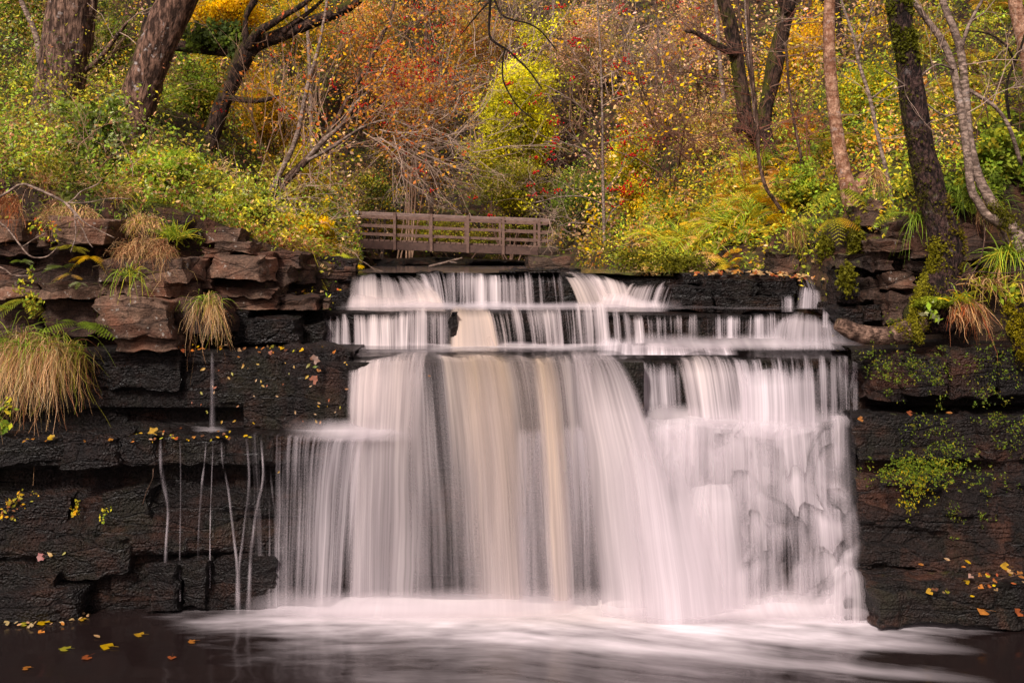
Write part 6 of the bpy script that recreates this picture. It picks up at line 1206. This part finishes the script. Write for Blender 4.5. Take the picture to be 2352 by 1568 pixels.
patch('bright green ferny clump spilling from the crack of the right wall', 2115, 1080, 9.7, 100, 34, 1600, .034, {'fresh': 3, 'green': 3, 'lime': 1.6}, 'wall_fern')
patch('trailing stems under the bright green ferny clump', 2105, 1125, 9.66, 50, 50, 420, .03, {'lime': 3, 'fresh': 2, 'yellow': .6}, 'wall_fern', droop=2.)
patch('two round leaves and a sprig beside the moss cushion', 2130, 715, 9.95, 26, 24, 8, .07, {'fresh': 3, 'grey': 2}, 'seedling')
patch('small leafy sprig at the right edge above the moss covered stump', 2315, 665, 10.0, 26, 16, 24, .075, {'fresh': 3, 'lime': 1}, 'seedling')
patch('ivy leaves trailing below the small fern at the left edge', 62, 675, 10.3, 26, 50, 120, .04, {'lime': 2, 'olive': 2, 'green': 2}, 'trailing_plant', group='small plants on the left rock wall')
patch('round leaved plant low at the left edge under the big hanging tuft', 10, 965, 9.9, 26, 50, 60, .055, {'lime': 3, 'green': 2, 'fresh': 1}, 'wall_plant', group='small plants on the left rock wall')
patch('withered yellow plant low at the left edge', 40, 1160, 9.8, 34, 40, 70, .035, {'gold': 2, 'olive': 2, 'brown': 1.5}, 'wall_plant', group='small plants on the left rock wall')
patch('small green sprig in the middle of the lower left wall', 175, 1165, 9.82, 10, 18, 20, .034, {'lime': 2, 'gold': 1}, 'wall_plant', group='small plants on the left rock wall')
patch('tiny grass sprig right of the small green one', 240, 1180, 9.82, 12, 14, 16, .028, {'lime': 2, 'fresh': 1}, 'wall_plant', group='small plants on the left rock wall')
patch('ivy like leaves among the twigs at the top of the left wall', 100, 520, 10.4, 40, 26, 70, .035, {'fresh': 2, 'lime': 2, 'rust': 1.5}, 'trailing_plant', group='small plants on the left rock wall')
for (lab, px, row, Y, rx, ry) in [('spill of moss in the dark hollow beside the pink trunk', 1962, 555, 11.65, 14, 36), ('moss hanging on the left stone of the dark hollow', 1895, 575, 12.0, 13, 30), ('moss on the dark blocks right of the leaf strewn ledge', 1945, 640, 11.22, 16, 24), ('golden moss mound at the edge of the grassy bank', 1480, 600, 13.3, 70, 26), ('moss mound below the yellow bracken', 1560, 610, 12.9, 50, 18)]:
    c = at(px, row, Y); g = Geo(); n = 1500; d = nrm(RS.normal(0, 1, (n, 3))+np.array((0, -.4, .3))); q = c+d*np.array((m_(rx, Y), .1, m_(ry, Y)))*(1+(fbm(d*3.5+px, 3)-.5)[:, None]*2.6)
    leaves(g, q, .03, np.clip(RS.uniform(.4, 1.3, (n, 1))*np.array((.11, .11, .012)), 0, 1), .5, .6, .7); props(mesh('moss_patch', g, M['leaf'], None, c), lab, 'moss', 'moss patches on the rocks')
# bare branches on the left rim
def branch(label, limbs, mat='barkpale', tw=None):
    b = at(*limbs[0][0][:3]); rt = thing('fallen_branch', label, 'branch', b, 'bare branches trailing over the left wall')
    for k, L in enumerate(limbs): g = Geo(); limb(g, L, 6, .05, k, step=.03); mesh('stem' if k == 0 else 'twig', g, M[mat], rt)
branch('long pale bare branch trailing over the big top slab', [[(-30, 470, 10.3, 7), (20, 440, 10.25, 6), (52, 423, 10.2, 6), (90, 436, 10.15, 6), (146, 463, 10.1, 5), (172, 487, 10.05, 4), (190, 508, 10.0, 3)], [(155, 467, 10.1, 3.5), (172, 455, 10.1, 3.5), (186, 440, 10.1, 3), (210, 430, 10.1, 3), (228, 420, 10.1, 2.5), (233, 410, 10.1, 2)], [(150, 466, 10.1, 3), (200, 465, 10.1, 2.5), (250, 456, 10.15, 2.5), (300, 457, 10.2, 2)],
 [(171, 490, 10.05, 3), (174, 540, 10.0, 3), (162, 580, 10.0, 2)], [(171, 492, 10.05, 3), (193, 533, 10, 3), (203, 556, 10, 3), (214, 569, 10, 2)], [(146, 463, 10.1, 3), (189, 507, 10, 3), (230, 530, 10, 2.5), (262, 546, 10, 2)]])
branch('pale bare twig curving down past the round stone at the left edge', [[(-20, 500, 10.2, 5), (4, 514, 10.2, 4), (22, 531, 10.2, 4), (44, 560, 10.2, 4), (66, 586, 10.2, 3.5), (86, 592, 10.2, 3), (110, 588, 10.2, 3), (132, 568, 10.2, 2)], [(50, 568, 10.2, 3), (80, 548, 10.2, 2.5), (105, 535, 10.2, 2)]])
branch('pale bare twig low at the left edge beside the small fern', [[(-20, 606, 10.2, 4), (10, 618, 10.2, 4), (30, 632, 10.2, 3), (66, 633, 10.2, 2)]])
branch('thin bare stem arching over the dry grass right of the mossy trunk', [[(2190, 655, 9.9, 3), (2215, 632, 9.9, 3), (2250, 624, 9.9, 3), (2300, 628, 9.9, 3), (2360, 620, 9.9, 3)], [(2212, 660, 9.9, 3), (2250, 600, 9.9, 3), (2262, 540, 9.9, 3), (2258, 500, 9.9, 2)]], 'bark')
branch('dry stem lying on the leafy shelf at the lower right', [[(2230, 1352, 9.15, 3), (2270, 1338, 9.15, 3), (2310, 1325, 9.15, 3), (2352, 1318, 9.15, 3)]], 'bark')
branch('dangling dry stem with a leaf right of the faint wall grass', [[(352, 1075, 9.85, 2.5), (350, 1100, 9.82, 2.5), (336, 1130, 9.8, 2.5), (328, 1158, 9.8, 2.5)]], 'bark')
branch('forked driftwood stick on the far bank under the footbridge', [[(985, 612, 22, 6), (1010, 606, 22, 6), (1040, 598, 22, 5), (1062, 592, 22, 4)], [(1030, 601, 22, 4), (1050, 604, 22, 3)]], 'barkpale')
# ---------------------------------------------------------------- fallen leaves
FL = {'yellow': 3, 'gold': 3, 'orange': 3, 'rust': 2, 'lime': 1.5, 'brown': 2, 'tan': 1.5}
def leaf1(label, p, size, nv, rot, col, lobes=1, group=None, curl=.12):
    g = Geo(); c = np.clip(np.array(PAL[col] if isinstance(col, str) else col)*RS.uniform(.85, 1.15)*.42, 0, 1); size = size*.6
    if lobes > 1: lobed(g, p, size, nv, rot, c, lobes, curl)
    else: ovate(g, p, size, nv, rot, c, curl)
    return props(mesh('fallen_leaf', g, M['litter'], None, p), label, 'leaf', group)
for (lab, px, row, size, rot, col, lb) in [('yellow green leaf under the surface at the left of the pool', 150, 1493, .17, .3, 'lime', 5), ('long pair of yellow leaves drifting left of centre in the pool', 247, 1487, .22, .1, 'yellow', 3), ('orange brown leaf sinking below the pair of yellow leaves', 200, 1512, .15, 1.2, 'rust', 5), ('amber leaf drifting nearest the foam', 322, 1460, .16, .2, 'gold', 3), ('orange leaf furthest right in the dark pool', 442, 1476, .13, .5, 'orange', 5), ('dark red brown leaf below the orange one in the pool', 395, 1512, .12, 2.0, 'rust', 3), ('orange leaf nearest the bottom left corner of the pool', 62, 1537, .12, .2, 'orange', 5), ('pale curled leaf floating on the left pool', 222, 1464, .14, -.3, 'tan', 1),
  ('yellow leaf washed to the left pool edge', 100, 1432, .20, .1, 'yellow', 5), ('lime leaf washed to the left pool edge beside the yellow one', 55, 1436, .16, .6, 'lime', 3), ('orange leaf by the left pool edge nearest the falls', 190, 1425, .13, .2, 'gold', 3), ('pale leaf at the far left pool edge', 12, 1428, .14, 0, 'cream', 3)]:
    Yp = ZC*FOC/(row-HY); leaf1(lab, at(px, row, Yp)+np.array((0, 0, .012)), size, (.05, -.1, 1), rot, col, lb, 'leaves drifting in the pool', .05)
def wallY(px, row): return 10.32
for k in range(46):
    px = RS.uniform(440, 800); row = RS.uniform(815, 975); 
    leaf1('small fallen leaf stuck to the wet black upper step left of the main fall', at(px, row, 10.27), RS.uniform(.03, .07), (RS.normal(0, .3), -1, .4), RS.uniform(0, 6), ['yellow', 'lime', 'tan', 'rust', 'gold', 'orange'][RS.randint(6)], 1, 'leaves stuck to the wet step')
for (lab, px, row, sz, rot, col, lb) in [('largest brown leaf in the cluster near the main fall', 722, 826, .17, 4.4, 'brown', 5), ('second brown leaf lower in the cluster near the main fall', 720, 872, .15, 4.6, 'rust', 5), ('green leaf in the cluster near the main fall', 724, 842, .09, .9, 'fresh', 1), ('yellow leaf in the cluster near the main fall', 705, 866, .08, 1.4, 'yellow', 1), ('orange leaf in the cluster near the main fall', 732, 850, .07, 2, 'orange', 3), ('olive leaf in the cluster near the main fall', 708, 840, .10, 1., 'olive', 1),
  ('bright orange yellow leaf left of the single straight trickle', 466, 848, .09, 1., 'gold', 1), ('golden leaf right of the single straight trickle', 558, 842, .08, 1.4, 'gold', 1), ('red brown leaf above the trickle lip', 622, 810, .08, .4, 'rust', 3)]:
    leaf1(lab, at(px, row, 10.25), sz, (RS.normal(0, .2), -1, .35), rot, col, lb, 'leaf cluster on the wet step')
leaf1('single orange leaf caught in the dark gap of the main fall', at(986, 863, 9.9), .045, (0, -1, .2), .4, 'orange', 1)
leaf1('yellow leaf on the lower left fan', at(640, 1084, 9.8), .05, (0, -1, .2), 1.4, 'gold', 1)
leaf1('big yellow maple leaf on the lower left ledge', at(352, 993, 9.98), .2, (0, -.7, .8), .4, 'gold', 5); leaf1('pale yellow leaf on the left end of the lower ledge', at(118, 1005, 9.95), .13, (0, -.7, .8), .2, 'yellow', 5)
leaf1('orange red leaf cluster low on the left wall', at(95, 1277, 9.72), .16, (0, -.9, .5), .6, 'red', 5); leaf1('amber leaf beside the orange red one low on the left wall', at(118, 1270, 9.71), .11, (0, -.9, .5), .2, 'gold', 3); leaf1('lime leaf right of the amber one low on the left wall', at(147, 1271, 9.71), .07, (0, -.9, .5), 1.2, 'lime', 1)
for (lab, px, row, sz, rot, col, lb) in [('yellow leaf standing on the right shelf', 2136, 1358, .11, .4, 'gold', 3), ('pale pink leaf on the right shelf', 2230, 1322, .09, .8, 'pink', 3), ('orange leaf at the right end of the shelf', 2345, 1320, .13, .2, 'orange', 5), ('golden leaf lying on the right shelf near the photo edge', 2310, 1301, .14, .1, 'gold', 3), ('flat rusty leaf at the waterline of the right shelf', 2260, 1400, .2, .1, 'orange', 5), ('rust leaf at the waterline by the photo edge', 2340, 1405, .15, .5, 'rust', 5), ('long yellow leaf on the lower right rocks', 2222, 1290, .12, .3, 'yellow', 1), ('narrow orange leaf on the lower right rocks', 2115, 1296, .09, .2, 'orange', 1), ('tan leaf on the lower right rocks', 2175, 1284, .09, -.4, 'tan', 1), ('small yellow leaf below the bright ferny clump', 2230, 1160, .07, .1, 'gold', 1),
   ('orange leaf on the corner of the lower right wall', 1978, 962, .11, .3, 'orange', 3), ('rusty leaf in the dark gap of the right wall', 2090, 948, .11, .1, 'rust', 3), ('second rusty leaf in the dark gap of the right wall', 2180, 948, .1, .2, 'orange', 1)]:
    leaf1(lab, at(px, row, 9.25 if row > 1250 else 9.8), sz, (RS.normal(0, .2), -.7, .8), rot, col, lb, 'leaves on the right hand rocks')
def litter(label, pts, n, size=.045, pal=FL, sp=.1):
    g = Geo(); size *= .85
    for k in range(n):
        i = RS.randint(0, len(pts)-1); f = RS.uniform(); p = np.array(pts[i])*(1-f)+np.array(pts[i+1])*f; q = at(*p)+RS.normal(0, 1, 3)*np.array((sp, sp*1.5, .012)); c = pick(pal, 1, RS, .5)[0]*.5
        if RS.uniform() < .5: lobed(g, q, size*RS.uniform(.7, 1.6), (RS.normal(0, .4), -.5, .8), RS.uniform(0, 6), c, 3)
        else: ovate(g, q, size*RS.uniform(.6, 1.3), (RS.normal(0, .4), -.5, .8), RS.uniform(0, 6), c)
    return props(mesh('leaf_litter', g, M['litter'], None), label, None, None, 'stuff')
litter('fallen leaves strewn along the leafy ledge at the right of the topmost step', [(1600, 628, 12.2), (1700, 624, 12.2), (1780, 628, 12.2), (1880, 640, 12.0)], 110, .06, {'tan': 3, 'orange': 2, 'rust': 2, 'straw': 2, 'gold': 1})
litter('fallen leaves lining the lower left ledge', [(0, 1006, 9.98), (200, 1004, 9.98), (380, 1002, 9.98), (560, 1000, 9.98)], 60, .04)
litter('fallen leaves and grass on the lip of the upper left step', [(400, 798, 10.42), (560, 798, 10.42), (780, 803, 10.42)], 36, .045)
litter('fallen leaves gathered at the left pool edge', [(20, 1412, 9.6), (120, 1414, 9.65), (180, 1405, 9.75)], 70, .05, {'tan': 3, 'straw': 3, 'orange': 1})
litter('fallen leaves on the ledges beside the topmost fall', [(700, 668, 12.0), (760, 672, 12.0)], 14, .06)
litter('fallen leaves on the right hand shelf', [(2130, 1372, 9.2), (2250, 1335, 9.2), (2350, 1310, 9.2)], 30, .05)
scatter('undergrowth', 'low plants and dead leaves along the rim of the left bank', 9000, (-500, 800), (11.0, 13.4), [{'tan': 2, 'brown': 2, 'olive': 2, 'green': 2}, {'green': 3, 'fresh': 2, 'lime': 1, 'grey': 1}, {'brown': 2, 'rust': 1, 'tan': 2, 'lime': 2}], .045, .12, 1.2, per=2)
g0 = thing('grass_tuft', 'x', 'grass tuft', (0, 0, 0)); g = Geo(); tuft(g, (0, 0, 0), 130, .42, .006, {'straw': 3, 'tan': 3, 'olive': 1, 'lime': .6}, .6, .7); mesh('blades', g, M['grass'], g0)
copies(g0, gspots(34, -250, 800, 11.2, 15.5, .6, 1.3), 'dry straw coloured grass among the herbs of the left bank', 'dry grass of the left bank')
